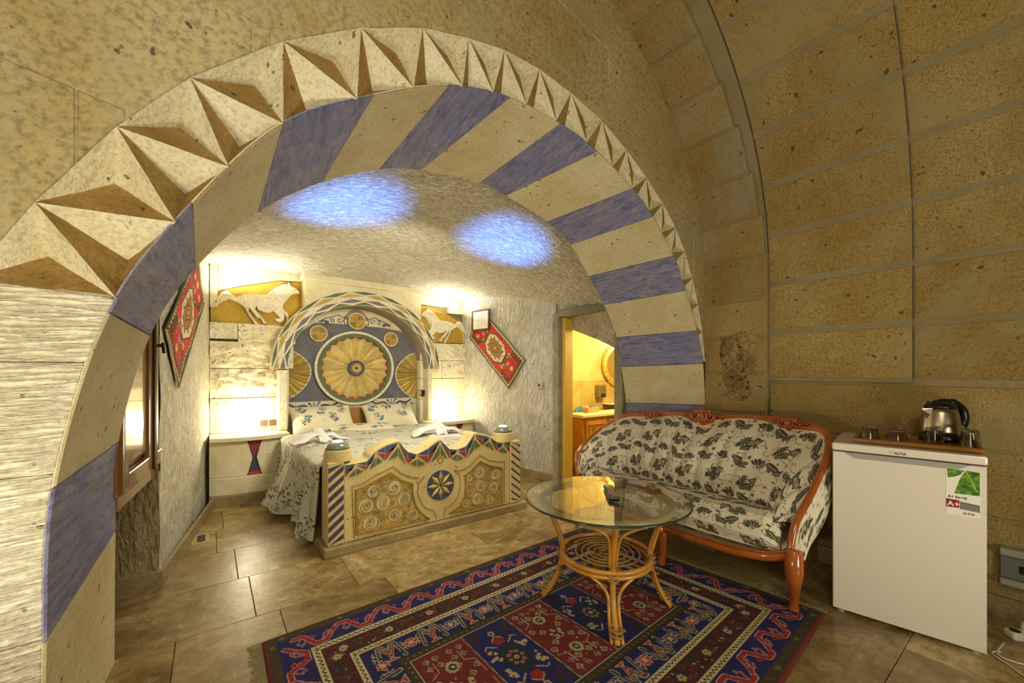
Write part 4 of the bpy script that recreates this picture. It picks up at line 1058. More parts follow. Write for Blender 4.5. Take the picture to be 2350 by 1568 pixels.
# scroll panels
SCL = [(0.792, 0.096), (0.792, 0.4), (0.84, 0.406), (0.929, 0.442), (1.027, 0.478), (1.103, 0.414), (1.189, 0.375), (1.192, 0.292), (1.216, 0.205), (1.257, 0.145), (1.323, 0.089)]
SCR = [(1.486, 0.098), (1.57, 0.135), (1.625, 0.207), (1.633, 0.302), (1.625, 0.372), (1.681, 0.399), (1.763, 0.465), (1.847, 0.418), (1.987, 0.376), (1.987, 0.089)]
OLL = [(0.778, 0.075), (0.766, 0.427), (0.835, 0.433), (0.917, 0.474), (1.046, 0.519), (1.103, 0.464), (1.182, 0.421), (1.243, 0.408)]
OLR = [(1.532, 0.424), (1.586, 0.413), (1.665, 0.436), (1.763, 0.514), (1.847, 0.461), (1.934, 0.435), (2.01, 0.432), (2.01, 0.075)]
SHL = [(1.284, 0.418), (1.236, 0.367), (1.229, 0.304), (1.25, 0.237), (1.291, 0.177), (1.355, 0.145), (1.383, 0.086)]
SHR = [(1.532, 0.424), (1.578, 0.379), (1.586, 0.282), (1.555, 0.199), (1.494, 0.157), (1.449, 0.145), (1.442, 0.08)]
m = MB()
for L_ in (OLL, OLR, SHL, SHR, [(1.412, .545), (1.385, .52), (1.412, .492), (1.44, .52), (1.412, .545)]):
    m.tube([(x, YFB-.001, z) for x, z in L_], .0035, 5)
m.build('painted_outline', P_OCH, fb)
def inside(P, x, z):
    c = False; n = len(P)
    for i in range(n):
        (x0, z0), (x1, z1) = P[i], P[(i+1) % n]
        if (z0 > z) != (z1 > z) and x < (x1-x0)*(z-z0)/(z1-z0)+x0: c = not c
    return c
def edged(P, x, z): return min((Vector((x, z))-Vector(P[i]).lerp(Vector(P[(i+1) % len(P)]), t/6)).length for i in range(len(P)) for t in range(6))
rng = random.Random(21)
for SP in (SCL, SCR):
    m = MB(); m.prism(SP, lambda x, z, d: (x, YFB-d, z), .002); pan = m.build('scroll_panel', P_GOLD, fb)
    m = MB(); m.tube([(x, YFB-.002, z) for x, z in SP+[SP[0]]], .0085, 5); m.build('border', P_OCH, pan)
    circ = []
    x0, x1 = min(p[0] for p in SP), max(p[0] for p in SP)
    for r in (.054, .047, .040, .032, .025, .018, .013, .010):
        for _ in range(420):
            x = rng.uniform(x0, x1); z = rng.uniform(.09, .48)
            if not inside(SP, x, z) or edged(SP, x, z) < r+.006: continue
            if all(math.hypot(x-a, z-b) > r+c+.001 for a, b, c in circ): circ.append((x, z, r))
    for (x, z, r) in circ:
        m = MB(); sg = rng.choice((-1, 1)); a0 = rng.uniform(0, 6.28)
        m.prism([(x+r*math.cos(a), z+r*math.sin(a)) for a in np.linspace(0, 2*PI, 19)[:-1]], lambda x_, z_, d: (x_, YFB-.0022-d, z_), .0015); nd = len(m.f)
        m.tube([(p[0], YFB-.0045, p[1]) for p in spiral(x, z, r*.98, 1.0, a0, 20, sg)][:21]+[], .0026 if r > .02 else .002, 4)
        m.tube([(p[0], YFB-.0045, p[1]) for p in spiral(x, z, r*.62, 1.3, a0+2, 18, sg)], .0028 if r > .02 else .0015, 4)
        m.tube([(x+r*math.cos(a), YFB-.004, z+r*math.sin(a)) for a in np.linspace(0, 2*PI, 17)], .0022, 4, caps=False)
        so = m.build('scroll', [P_CREAM, P_OCH], pan, fix=False); so.data.polygons.foreach_set('material_index', [0]*nd+[1]*(len(m.f)-nd))
# medallion
MC = (1.417, .326)
ringm(MC, 0, .113, YFB+.001, YFB-.004, 36, 1.0).build('medallion', P_BLUE, fb)
for k in range(8):
    a = k*PI/4+PI/2; L_ = .112; w = .30
    def q(r, an, y): return (MC[0]+r*math.cos(an), y, MC[1]+r*math.sin(an))
    v = [q(.008, a, YFB-.006), q(.062, a-w, YFB-.005), q(L_, a, YFB-.005), q(.062, a+w, YFB-.005), q(.06, a, YFB-.018)]
    m = MB(); m.add(v, [(0, 1, 4), (1, 2, 4), (2, 3, 4), (3, 0, 4)]); m.build('star_ray', P_RAYD if k % 2 else P_YEL, fb)
# round caps and lamps
k = NT('cool_lamp_face'); CF = k.out(bw(1), .4, None, Emission__Color=rgba((190, 206, 255)), Emission__Strength=6.0)
M_LG = plain('green_glass_lamp', (104, 112, 88), .12, var=.1, Coat__Weight=.6)
for (x, zb, lab) in ((.694, .60, 'green glass lamp with blue-white light on the left footboard post'), (2.05, .592, 'green glass lamp with blue-white light on the right footboard post')):
    m = MB(); m.lathe([(.088, 0), (.088, .012), (.083, .07), (.078, .075), (0, .076)], (x, 2.905, zb-.002), 28); smooth_by_angle(m.build('round_cap', M_FBS, fb))
    t = thing('post_lamp', lab, 'lamp', (x, 2.905, zb+.075))
    m = MB(); m.lathe([(.078, 0), (.076, .014), (.068, .030), (.05, .042), (.03, .047)], (x, 2.905, zb+.075), 28); m.build('glass_collar', M_LG, t, smooth=True)
    m = MB(); m.lathe([(.036, .045), (.028, .054), (.0, .058)], (x, 2.905, zb+.075), 20); m.build('light_face', CF, t, smooth=True)

# ================================================================ BED
FAB = attr_mat('floral_bedding', .85, .0015, 260)
bed = thing('bed', 'double bed with floral duvet hanging down between stone footboard and canopy', 'bed', (1.4, 3.9, 0))
m = MB(); m.box(.67, 2.99, .0, 2.12, 4.925, .30, .01); m.build('stone_base', M_DRESSED, bed)
m = MB(); m.box(.58, 3.025, 0, .668, 4.40, .055, .006); m.build('side_step', M_SKIRT, bed)
m = MB(); m.box(.68, 2.995, .302, 2.11, 4.92, .50, .04); m.build('mattress', plain('cream_ticking', (214, 206, 176), .8), bed, smooth=True)
cv = Canvas(2.6, 2.1, 260, (178, 172, 146)); rng = random.Random(8)
def rose(cv, x, y, s, rot, dark=(64, 62, 52), teal=(84, 126, 136), tan=(150, 140, 108)):
    for k in range(6):
        a = rot+k*PI/3; cv.disc(x+.45*s*math.cos(a), y+.45*s*math.sin(a), .36*s, dark, .22*s, a); cv.disc(x+.47*s*math.cos(a), y+.47*s*math.sin(a), .25*s, (214, 206, 180), .13*s, a)
    cv.disc(x, y, .3*s, dark); cv.disc(x, y, .2*s, tan); cv.disc(x, y, .08*s, dark)
    for k in range(4):
        a = rot+.5+k*.35; cv.disc(x+1.0*s*math.cos(a), y+1.0*s*math.sin(a), .38*s, teal, .2*s, a+.5); cv.line([(x+.8*s*math.cos(a), y+.8*s*math.sin(a)), (x+1.3*s*math.cos(a+.1), y+1.3*s*math.sin(a+.1))], .08*s, dark)
    cv.line([(x, y), (x-.9*s*math.cos(rot), y-.9*s*math.sin(rot)), (x-1.4*s*math.cos(rot+.4), y-1.4*s*math.sin(rot+.4))], .07*s, dark)
    for k in range(3): a = rot+PI+.5*k-.4; cv.disc(x+1.1*s*math.cos(a), y+1.1*s*math.sin(a), .3*s, dark, .12*s, a)
for k in range(420):
    x, y = rng.uniform(0, 2.6), rng.uniform(0, 2.1)
    if k < 70: rose(cv, x, y, rng.uniform(.035, .055), rng.uniform(0, 6))
    else:
        c = rng.choice([(150, 142, 112), (110, 112, 96), (120, 146, 146), (96, 90, 70)])
        for q in range(5): cv.disc(x+rng.uniform(-.03, .03), y+rng.uniform(-.03, .03), .011, c, .006, rng.uniform(0, 3))
# dense small-sprig band, as on the hanging part
for k in range(1600):
    x, y = rng.uniform(0, .75), rng.uniform(0, 2.1)
    c = rng.choice([(74, 78, 66), (92, 116, 120), (120, 112, 84), (90, 84, 60)])
    if (int(x*6) % 2) == 0: cv.disc(x, y, .012, c, .006, rng.uniform(0, 3))
def duvet(U, V):
    # U: along the bed foot (0) to head (1); V: 0 = left bottom hem, 1 = right side
    Y = 3.0+1.38*U; L = V*2.15
    hang = .50+.03*np.sin(U*9)
    e = .60-.05*U
    t = np.clip(L/hang, 0, 1)
    fold = (.035*np.sin(Y*19+1.0)+.022*np.sin(Y*41)+.02*np.sin(Y*9+2))*(1-t)
    flare = .04*(1-t)**1.5
    flare = flare+.17*np.exp(-((Y-3.98)/.16)**2)*(1-t)**2-.02*np.exp(-((Y-3.55)/.1)**2)*(1-t)
    Xh = e-flare+fold; Zh = .045+.50*t
    Zh = Zh+.10*(1-t)*np.clip((U-.55)*3, 0, 1)
    top = L > hang
    s = np.clip((L-hang), 0, None)
    rr = np.clip(s/.08, 0, 1)
    X = np.where(top, e+s*.92, Xh+.0); Z = np.where(top, .545+.022*np.sin(rr*PI/2), Zh)
    Z = Z+np.where(top, .010*fbm(X*4, Y*4, 0*X, 3, 4)*2, 0)
    X = np.minimum(X, 2.10)
    Y2 = Y+.03*(1-t)*np.sin(Y*13)
    return X, Y2, Z
v, fc, U, V = grid_mesh(duvet, 220, 300)
col = cv.sample(V*2.15/2.6, U*1.45/2.1)
dv = obj('duvet', v, fc, FAB, bed, smooth=True, cols=col)
md = dv.modifiers.new('thick', 'SOLIDIFY'); md.thickness = .02; md.offset = -1
# sheet behind the turned-down duvet, headboard of wood
m = MB(); m.box(.70, 4.44, .50, 2.10, 4.92, .535, .02); m.build('sheet', plain('cream_sheet', (206, 198, 168), .85), bed, smooth=True)
m = MB(); m.box(1.0, 4.915, .50, 1.8, 4.925, .77, .003); m.build('wood_panel', plain('golden_wood_panel', (150, 106, 44), .4, var=.2, grain=10), bed)
def pillow(name, label, c, sx, sy, th, rot, tilt, seed, group=None, off=(0, 0)):
    t = tag(pillow_mesh(name, c, sx, sy, th, rot, tilt, seed), label, 'pillow', group); return t
def pillow_mesh(name, c, sx, sy, th, rot, tilt, seed):
    def f(U, V):
        # closed shell: U 0..1 around top then bottom
        top = U <= .5; u = np.where(top, U*2, 2-U*2); a = u*2-1; b = V*2-1
        pinch = 1-.10*(1-np.abs(b)**2)*np.abs(a)**4-.0
        x = sx/2*a*(1-.06*(1-b*b)); y = sy/2*b*(1-.08*(1-a*a))
        h = th/2*((1-np.abs(a)**2.6)*(1-np.abs(b)**2.6))**.42
        h = h*(1+.12*vnoise(a*3, b*3, a*0, seed))+.004*vnoise(a*9, b*9, a*0, seed+2)
        return x, y, np.where(top, h, -h)
    v, fc, U, V = grid_mesh(f, 120, 48)
    R = Matrix.Rotation(rot, 3, 'Z') @ Matrix.Rotation(tilt, 3, 'X')
    uu = np.where(U <= .5, U*2, 2-U*2)
    cp = Canvas(.6, .36, 500, (206, 196, 160)); r = random.Random(seed)
    spots = [(.12, .12), (.40, .14), (.27, .27), (.50, .27), (.09, .30)]
    for i, (x, y) in enumerate(spots): rose(cp, x+r.uniform(-.02, .02), y+r.uniform(-.02, .02), .050, r.uniform(0, 6), dark=(60, 56, 44))
    for k in range(60):
        x, y = r.uniform(0, .6), r.uniform(0, .36); cp.disc(x, y, .006, r.choice([(176, 166, 130), (160, 150, 116), (140, 140, 120)]), .003, r.uniform(0, 3))
    cp.rect(0, 0, .6, .008, (120, 116, 90)); cp.rect(0, .352, .6, .36, (120, 116, 90))
    col = cp.sample(uu, V)
    v = v @ np.array(R).T+np.array(c)
    return obj(name, v, fc, FAB, None, smooth=True, cols=col)
pillow('pillow', 'floral pillow propped at the left of the bed head', (.965, 4.66, .672), .62, .40, .16, .02, math.radians(42), 2)
pillow('pillow', 'floral pillow propped at the right of the bed head', (1.70, 4.68, .662), .60, .39, .15, -.04, math.radians(42), 5)
pillow('pillow', 'flat floral cushion lying in front of the two propped pillows', (1.30, 4.38, .585), .66, .26, .085, -.10, math.radians(12), 9)
# folded white towels
M_TOW = plain('white_towel', (204, 200, 186), .9, bump=.001, grain=300)
def towel(name, label, c, rot, sc_, seed):
    t = thing(name, label, 'towel', c, rot)
    def leaf(nm, P, h, th=.018, lift=0.0):
        def f(U, V):
            a = np.array(P); # quad corners
            p = ((1-U)*(1-V))[..., None]*a[0]+(U*(1-V))[..., None]*a[1]+(U*V)[..., None]*a[2]+((1-U)*V)[..., None]*a[3]
            z = p[..., 2]+h*np.sin(PI*U)*np.sin(PI*V)**.5+.008*np.sin(9*U+5*V+seed)
            return p[..., 0], p[..., 1], z
        v, fc, U, V = grid_mesh(f, 20, 20)
        o = obj(nm, v*sc_, fc, M_TOW, t, local=True, smooth=True); md = o.modifiers.new('thick', 'SOLIDIFY'); md.thickness = th; md.offset = 1; return o
    leaf('folded_base', [(-.17, -.14, .0), (.20, -.12, .0), (.19, .13, .0), (-.16, .14, .0)], .008, .02)
    leaf('wing', [(-.26, -.08, .022), (-.02, -.05, .09), (0, .07, .10), (-.22, .10, .03)], .03)
    leaf('wing', [(.26, -.06, .022), (.02, -.05, .09), (0, .07, .10), (.22, .11, .03)], .03)
    leaf('peak', [(-.05, -.10, .03), (.06, -.10, .03), (.03, .06, .125), (-.03, .06, .125)], .02)
    return t
towel('towel', 'white towel folded into a peaked fan behind the left footboard lamp', (.76, 3.78, .565), .25, .95, 1)
towel('towel', 'white towel folded into a peaked fan behind the footboard centre', (1.73, 3.50, .575), -.15, 1.0, 3)
# ================================================================ WALL RUGS, notice
M_RUGW = attr_mat('woven_wall_rug', .95, .002, 300)
def rug_small(seed):
    c = Canvas(.42, 1.0, 420, (176, 50, 36)); r = random.Random(seed)
    c.rect(0, 0, .42, 1.0, (92, 84, 50)); c.rect(.018, .018, .402, .982, (200, 184, 130)); c.rect(.028, .028, .392, .972, (120, 40, 26)); c.rect(.05, .05, .37, .95, (184, 52, 38))
    for k in range(46):
        y = .03+k*.0209; 
        for x in (.036, .384): c.poly([(x-.007, y), (x, y+.009), (x+.007, y), (x, y-.009)], (208, 184, 110) if k % 2 else (70, 60, 40))
    for (yy, s) in ((.20, 1), (.80, -1)):
        # corner fields with large flowers
        c.poly([(.05, yy-s*.15), (.37, yy-s*.15), (.37, yy+s*.02), (.21, yy+s*.13), (.05, yy+s*.02)], (86, 58, 26))
        c.poly([(.09, yy-s*.13), (.33, yy-s*.13), (.33, yy-s*.0), (.21, yy+s*.09), (.09, yy-s*.0)], (168, 44, 34))
        for (x, y, q) in ((.12, yy-.06, (206, 120, 40)), (.30, yy-.05, (206, 120, 40)), (.21, yy, (206, 96, 96)), (.21, yy-s*.09, (190, 160, 60)), (.15, yy+.05*s, (80, 90, 50)), (.27, yy+.05*s, (80, 90, 50))):
            for k in range(6): c.disc(x+.02*math.cos(k), y+.02*math.sin(k), .012, q)
            c.disc(x, y, .011, (226, 206, 170)); c.disc(x, y, .005, (60, 40, 24))
    # hexagonal medallion
    hexa = lambda w, h: [(.21-w, .5-h*.5), (.21-w*.55, .5-h), (.21+w*.55, .5-h), (.21+w, .5-h*.5), (.21+w, .5+h*.5), (.21+w*.55, .5+h), (.21-w*.55, .5+h), (.21-w, .5+h*.5)]
    c.poly(hexa(.135, .205), (60, 46, 26)); c.poly(hexa(.127, .195), (196, 186, 140)); c.poly(hexa(.085, .135), (120, 60, 34)); c.poly(hexa(.078, .125), (150, 104, 60))
    for k in range(12):
        a = k*PI/6; x, y = .21+.105*math.cos(a), .5+.162*math.sin(a); c.disc(x, y, .013, (150, 120, 60)); c.disc(x, y, .007, (110, 44, 30))
    for (w, col) in ((.06, (90, 70, 40)), (.045, (176, 130, 70)), (.03, (120, 50, 30)), (.016, (220, 190, 60))): c.poly([(.21-w, .5), (.21, .5-w*1.6), (.21+w, .5), (.21, .5+w*1.6)], col)
    for k in range(500): c.disc(r.uniform(.04, .38), r.uniform(.04, .96), .0035, r.choice([(110, 40, 26), (200, 160, 90), (60, 50, 30), (196, 84, 60)]))
    return c
def wall_rug(name, label, A, B, C, seed, n):
    """A,B: long edge start/end, C: corner across from B; world points"""
    A, B, C = map(np.array, (A, B, C)); e1 = B-A; e2 = C-B; cv_ = rug_small(seed)
    n = np.array(n)
    def f(U, V):
        P = A+U[..., None]*e1+V[..., None]*e2; d = .012+.004*np.sin(U*14+V*3)+.003*np.sin(V*11)
        P = P+n*d[..., None]; return P[..., 0], P[..., 1], P[..., 2]
    v, fc, U, V = grid_mesh(f, 240, 100)
    t = thing(name, label, 'rug', tuple(B))
    o = obj('woven_field', v, fc, M_RUGW, t, smooth=True, cols=cv_.sample(V, U)); md = o.modifiers.new('t', 'SOLIDIFY'); md.thickness = .008; md.offset = 1
    m = MB()
    for (p, q) in ((A, B), (A+e2, B+e2)): m.tube([tuple(p+(q-p)*k/10+n*.016) for k in range(11)], .006, 5)
    m.build('bound_edge', plain('green_binding', (110, 104, 70), .9), t)['kind'] = 'stuff'
    m = MB(); r = random.Random(seed)
    for k in range(34):
        u = (k+.5)/34; p = B+e2*u+n*.014; d = e1/np.linalg.norm(e1); m.tube([tuple(p), tuple(p+d*.012+n*r.uniform(0, .006)), tuple(p+d*.025+np.array([0, 0, -.006]))], .0016, 4)
    m.build('fringe', plain('cream_fringe', (190, 178, 136), .9), t)['kind'] = 'stuff'
    return t
nr = np.array([-.99, -.144, 0])
def RW(y, z): t = (y-4.80)/(3.20-4.80); return (2.72+.23*t-.006, y, z)
wall_rug('wall_rug', 'red woven rug with cream medallion hung slantwise on the right alcove wall', RW(4.62, 1.63), RW(3.89, .985), RW(3.63, 1.31), 1, nr)
def LW(y, z): t = (y-3.0)/1.76; return (-.224+.224*t+.006, y, z)
wall_rug('wall_rug', 'red woven rug hung slantwise beside the shutters on the left alcove wall', LW(4.32, 1.77), LW(3.36, 1.09), LW(3.06, 1.44), 2, np.array([.99, -.126, 0]))
nf = thing('framed_notice', 'small dark framed paper notice above the red rug on the right alcove wall', 'notice', RW(4.37, 1.83))
def rwb(name, y0, y1, z0, z1, d0, d1, mat, par):
    m = MB(); m.box(0, y0, z0, 1, y1, z1)
    m.v = [tuple(np.array(RW(y, z))+nr*(d0 if x < .5 else d1)) for x, y, z in m.v]; return m.build(name, mat, par)
M_DFR = plain('dark_wood_frame', (84, 56, 34), .4)
for a in ((4.515, 4.535, 1.70, 1.955), (4.205, 4.225, 1.70, 1.955), (4.226, 4.514, 1.70, 1.718), (4.226, 4.514, 1.937, 1.955)): rwb('frame_bar', *a, .030, .050, M_DFR, nf)
rwb('paper', 4.226, 4.514, 1.719, 1.936, .030, .040, plain('white_paper', (226, 222, 204), .6), nf)
M_INK = plain('grey_print', (140, 136, 122), .7)
m = MB()
pr_ = rwb('print_lines', 4.27, 4.47, 1.905, 1.912, .0395, .0405, M_INK, nf)
for k in range(8): rwb('print_lines', 4.26, 4.48-.03*(k % 3), 1.885-k*.019, 1.889-k*.019, .0395, .0405, M_INK, nf)

# ================================================================ RUG on the floor
rug = thing('floor_rug', 'large dark blue and red patterned wool rug under the glass table', 'rug', (1.3, 1.3, 0))
RL, RWD = 2.26, 1.50
cr = Canvas(RL, RWD, 300, (92, 26, 22)); rr_ = random.Random(31)
BLU, RED, OLV, CRM, DRD, BRN = (14, 18, 78), (104, 22, 20), (54, 44, 18), (190, 176, 124), (64, 14, 14), (40, 28, 12)
def frame_band(d0, d1, c): cr.rect(d0, d0, RL-d0, RWD-d0, c)
frame_band(0, 0, (96, 22, 16)); frame_band(.018, 0, OLV); frame_band(.058, 0, BLU); frame_band(.180, 0, CRM); frame_band(.212, 0, DRD); frame_band(.310, 0, CRM); frame_band(.340, 0, BLU); frame_band(.465, 0, BRN); frame_band(.470, 0, OLV); frame_band(.502, 0, CRM); frame_band(.508, 0, BLU)
def along(d, step, fn):
    """call fn(x, y, ux, uy, nx, ny, k) along the rectangle at inset d, u tangent, n inward"""
    for (a, b, n) in (((d, d), (RL-d, d), (0, 1)), ((RL-d, d), (RL-d, RWD-d), (-1, 0)), ((RL-d, RWD-d), (d, RWD-d), (0, -1)), ((d, RWD-d), (d, d), (1, 0))):
        L = math.dist(a, b); N = max(1, int(L/step)); u = ((b[0]-a[0])/L, (b[1]-a[1])/L)
        for k in range(N): s_ = (k+.5)*L/N; fn(a[0]+u[0]*s_, a[1]+u[1]*s_, u[0], u[1], n[0], n[1], k)
def T(x, y, u, v, n, m_): return lambda a, b: (x+u*a+n*b, y+v*a+m_*b)
# olive outer blocks
along(.038, .085, lambda x, y, u, v, n, m_, k: [cr.poly([T(x, y, u, v, n, m_)(a, b) for a, b in ((-.012, -.01), (.012, -.01), (.012, .01), (-.012, .01))], (96, 88, 50)) if k % 3 == 0 else cr.line([T(x, y, u, v, n, m_)(-.01, -.01), T(x, y, u, v, n, m_)(.01, .01)], .004, (120, 60, 30))])
# meander with hooks
def meander(x, y, u, v, n, m_, k):
    t = T(x, y, u, v, n, m_)
    P = [(-.10, -.038), (-.055, -.038), (-.015, .038), (.035, .038), (.06, .0), (.10, -.038)]
    cr.line([t(a, b) for a, b in P], .026, (196, 140, 124)); cr.line([t(a, b) for a, b in P], .020, (134, 30, 24))
    H = [(.02, .03), (.03, -.008), (.052, -.022), (.062, -.004), (.048, .006)]
    cr.line([t(a, b) for a, b in H], .009, (196, 140, 124)); cr.line([t(a, b) for a, b in H], .005, (134, 30, 24))
    H = [(-.065, -.03), (-.085, .004), (-.07, .022), (-.055, .006)]
    cr.line([t(a, b) for a, b in H], .009, (196, 140, 124)); cr.line([t(a, b) for a, b in H], .005, (134, 30, 24))
    for a, b in ((-.02, -.028), (-.008, -.018), (-.032, -.018), (-.02, -.008)): cr.disc(*t(a, b), .006, (166, 64, 50))
along(.119, .20, meander)
# wave lines on cream
for d in (.196, .325):
    def wv(x, y, u, v, n, m_, k):
        t = T(x, y, u, v, n, m_); cr.line([t(-.0125, -.007), t(0, .007), t(.0125, -.007)], .005, (24, 22, 18))
    along(d, .025, wv)
# dark red band with leaves and flowers
def leaves(x, y, u, v, n, m_, k):
    t = T(x, y, u, v, n, m_); cl = (30, 38, 24) if k % 2 else (84, 30, 24)
    for q in range(7): a, b = rr_.uniform(-.035, .035), rr_.uniform(-.036, .036); cr.disc(*t(a, b), .010, cl)
    for q in range(5): a, b = rr_.uniform(-.036, .036), rr_.uniform(-.036, .036); cr.disc(*t(a, b), .0045, rr_.choice([(170, 160, 110), (150, 60, 44), (110, 116, 60), (60, 80, 90)]))
    if k % 3 == 0:
        for q in range(5): cr.disc(*t(.012*math.cos(q*1.26), .012*math.sin(q*1.26)), .008, (160, 146, 100))
along(.261, .07, leaves)
# M motifs with rosettes
def mm(x, y, u, v, n, m_, k):
    t0 = T(x, y, u, v, n, m_)
    if k % 2 == 0:
        L_ = lambda P, w, c: cr.line([t0(a, b) for a, b in P], w, c)
        M_ = [(-.055, .05), (-.04, -.045), (-.02, -.045), (0, .005), (.02, -.045), (.04, -.045), (.055, .05)]
        L_(M_, .020, (176, 160, 130)); L_(M_, .013, (40, 60, 52)); L_([(-.03, -.035), (0, .03), (.03, -.035)], .014, (176, 160, 130)); L_([(-.03, -.035), (0, .03), (.03, -.035)], .009, (140, 40, 32))
        L_([(-.018, -.045), (0, -.005), (.018, -.045)], .006, (110, 104, 44))
        cr.poly([t0(-.03, .058), t0(0, .03), t0(.03, .058)], (196, 150, 100)); cr.poly([t0(-.02, .055), t0(0, .037), t0(.02, .055)], (150, 46, 34))
        for s_ in (-1, 1): L_([(s_*.062, -.03), (s_*.075, -.012), (s_*.062, -.008), (s_*.08, .008), (s_*.064, .012), (s_*.078, .028)], .005, (190, 150, 120))
    else:
        for q in range(6): cr.disc(*t0(.019*math.cos(q*1.047), .019*math.sin(q*1.047)), .0115, (186, 160, 130)); cr.disc(*t0(.019*math.cos(q*1.047), .019*math.sin(q*1.047)), .008, (150, 40, 34) if k % 4 == 1 else (40, 56, 70))
        cr.disc(*t0(0, 0), .008, (186, 160, 130))
along(.4025, .10, mm)
along(.486, .03, lambda x, y, u, v, n, m_, k: cr.disc(x, y, .0042, (140, 116, 66) if k % 4 else (160, 70, 40)))
# field panels
fx0, fx1, fy0, fy1 = .510, RL-.510, .510, RWD-.510; NPN = 5; pw = (fx1-fx0)/NPN
for k in range(NPN):
    x0 = fx0+k*pw; x1 = x0+pw; cx_, cy_ = (x0+x1)/2, (fy0+fy1)/2
    if k % 2:
        cr.rect(x0, fy0, x1, fy1, (18, 22, 82))
        for (a, b) in ((-.08, -.19), (.08, -.18), (-.08, .19), (.08, .18)):
            for q in range(16): cr.disc(cx_+a+rr_.uniform(-.03, .03), cy_+b+rr_.uniform(-.035, .035), .010, (58, 20, 44))
        cr.poly([(cx_-.06, cy_), (cx_-.03, cy_-.08), (cx_+.03, cy_-.08), (cx_+.06, cy_), (cx_+.03, cy_+.08), (cx_-.03, cy_+.08)], (22, 40, 30))
        for q in range(8): a = q*PI/4; cr.disc(cx_+.03*math.cos(a), cy_+.036*math.sin(a), .010, (150, 96, 96))
        cr.disc(cx_, cy_, .012, (190, 170, 110)); cr.disc(cx_, cy_, .006, (120, 34, 28))
        for s_ in (-1, 1):
            cr.poly([(cx_-.03, cy_+s_*.13), (cx_, cy_+s_*.16), (cx_+.03, cy_+s_*.13), (cx_+.02, cy_+s_*.10), (cx_-.02, cy_+s_*.10)], (140, 30, 28)); cr.line([(cx_-.03, cy_+s_*.13), (cx_, cy_+s_*.16), (cx_+.03, cy_+s_*.13)], .004, (190, 150, 110))
            cr.disc(cx_, cy_+s_*.18, .016, (176, 160, 120)); cr.disc(cx_, cy_+s_*.18, .009, (60, 50, 60))
            for w in (-1, 1):
                for q in range(9): cr.disc(cx_+w*(.078+rr_.uniform(-.02, .02)), cy_+s_*(.06+rr_.uniform(-.035, .03)), .0085, (170, 158, 116)); cr.disc(cx_+w*(.078+rr_.uniform(-.02, .02)), cy_+s_*(.06+rr_.uniform(-.035, .03)), .0045, (60, 34, 34))
                cr.line([(cx_+w*.03, cy_+s_*.09), (cx_+w*.07, cy_+s_*.12), (cx_+w*.085, cy_+s_*.105)], .006, (176, 160, 120))
    else:
        cr.rect(x0, fy0, x1, fy1, (104, 24, 24))
        for s_ in (-1, 1):
            for w in (-1, 1):
                for (a, b) in ((.035, .20), (.08, .20), (.035, .155), (.08, .155), (.05, .04), (.09, .07)):
                    X_, Y_ = cx_+w*a, cy_+s_*b; q = .017
                    cr.poly([(X_-q, Y_), (X_, Y_-q), (X_+q, Y_), (X_, Y_+q)], (176, 160, 118)); q = .012; cr.poly([(X_-q, Y_), (X_, Y_-q), (X_+q, Y_), (X_, Y_+q)], (50, 30, 26)); cr.disc(X_, Y_, .004, (170, 150, 110))
                cr.line([(cx_+w*.105, cy_+s_*.02), (cx_+w*.105, cy_+s_*.10), (cx_+w*.06, cy_+s_*.12), (cx_+w*.06, cy_+s_*.18)], .004, (166, 150, 108))
            for q in range(10): a = q*.628; cr.disc(cx_+.024*math.cos(a), cy_+s_*.115+.024*math.sin(a), .009, (166, 156, 110))
            cr.disc(cx_, cy_+s_*.115, .018, (40, 40, 24)); cr.disc(cx_, cy_+s_*.115, .008, (176, 160, 110))
        for q in range(12): cr.disc(cx_+rr_.uniform(-.03, .03), cy_+rr_.uniform(-.03, .03), .008, (170, 150, 108)); cr.disc(cx_+rr_.uniform(-.03, .03), cy_+rr_.uniform(-.03, .03), .005, (50, 24, 30))
        for q in range(26): cr.disc(rr_.uniform(x0+.01, x1-.01), rr_.uniform(fy0, fy1), .005, rr_.choice([(150, 70, 60), (60, 40, 40), (176, 150, 110)]))
    if k: cr.line([(x0, fy0), (x0, fy1)], .010, (24, 20, 20)); [cr.disc(x0, fy0+.006+.012*q, .0036, CRM) for q in range(int((fy1-fy0)/.012))]
QA, QB, QC, QD = [np.array(p) for p in ((.184, 2.10), (2.275, 2.185), (2.435, .70), (.165, .50))]
def frug(U, V):
    P = (1-U)[..., None]*(1-V)[..., None]*QA+U[..., None]*(1-V)[..., None]*QB+(U*V)[..., None]*QC+((1-U)*V)[..., None]*QD
    e = np.minimum(np.minimum(U, 1-U)*RL, np.minimum(V, 1-V)*RWD)
    z = .010*np.clip(e/.01, 0, 1)+.0015*np.sin(U*9)*np.sin(V*7)+.001
    return P[..., 0], P[..., 1], z
v, fc, U, V = grid_mesh(frug, 600, 400)
M_RUG = attr_mat('wool_pile_rug', .95, .003, 420)
obj('pile', v, fc, M_RUG, rug, smooth=True, cols=cr.sample(U, V))
M_FRI = plain('rug_fringe', (150, 136, 96), .95)
m = MB(); r = random.Random(5)
for (a, b, out) in ((QA, QD, (-1, 0)), (QB, QC, (1, .1))):
    for k in range(230):
        p = a+(b-a)*(k+.5)/230; q = .5*(r.random()-.5)
        m.tube([(p[0], p[1], .006), (p[0]+out[0]*.025, p[1]+out[1]*.02+q*.01, .006), (p[0]+out[0]*.055*r.uniform(.7, 1), p[1]+out[1]*.03+q*.04, .002)], .0018, 3, caps=False)
m.build('fringe', M_FRI, rug)['kind'] = 'stuff'

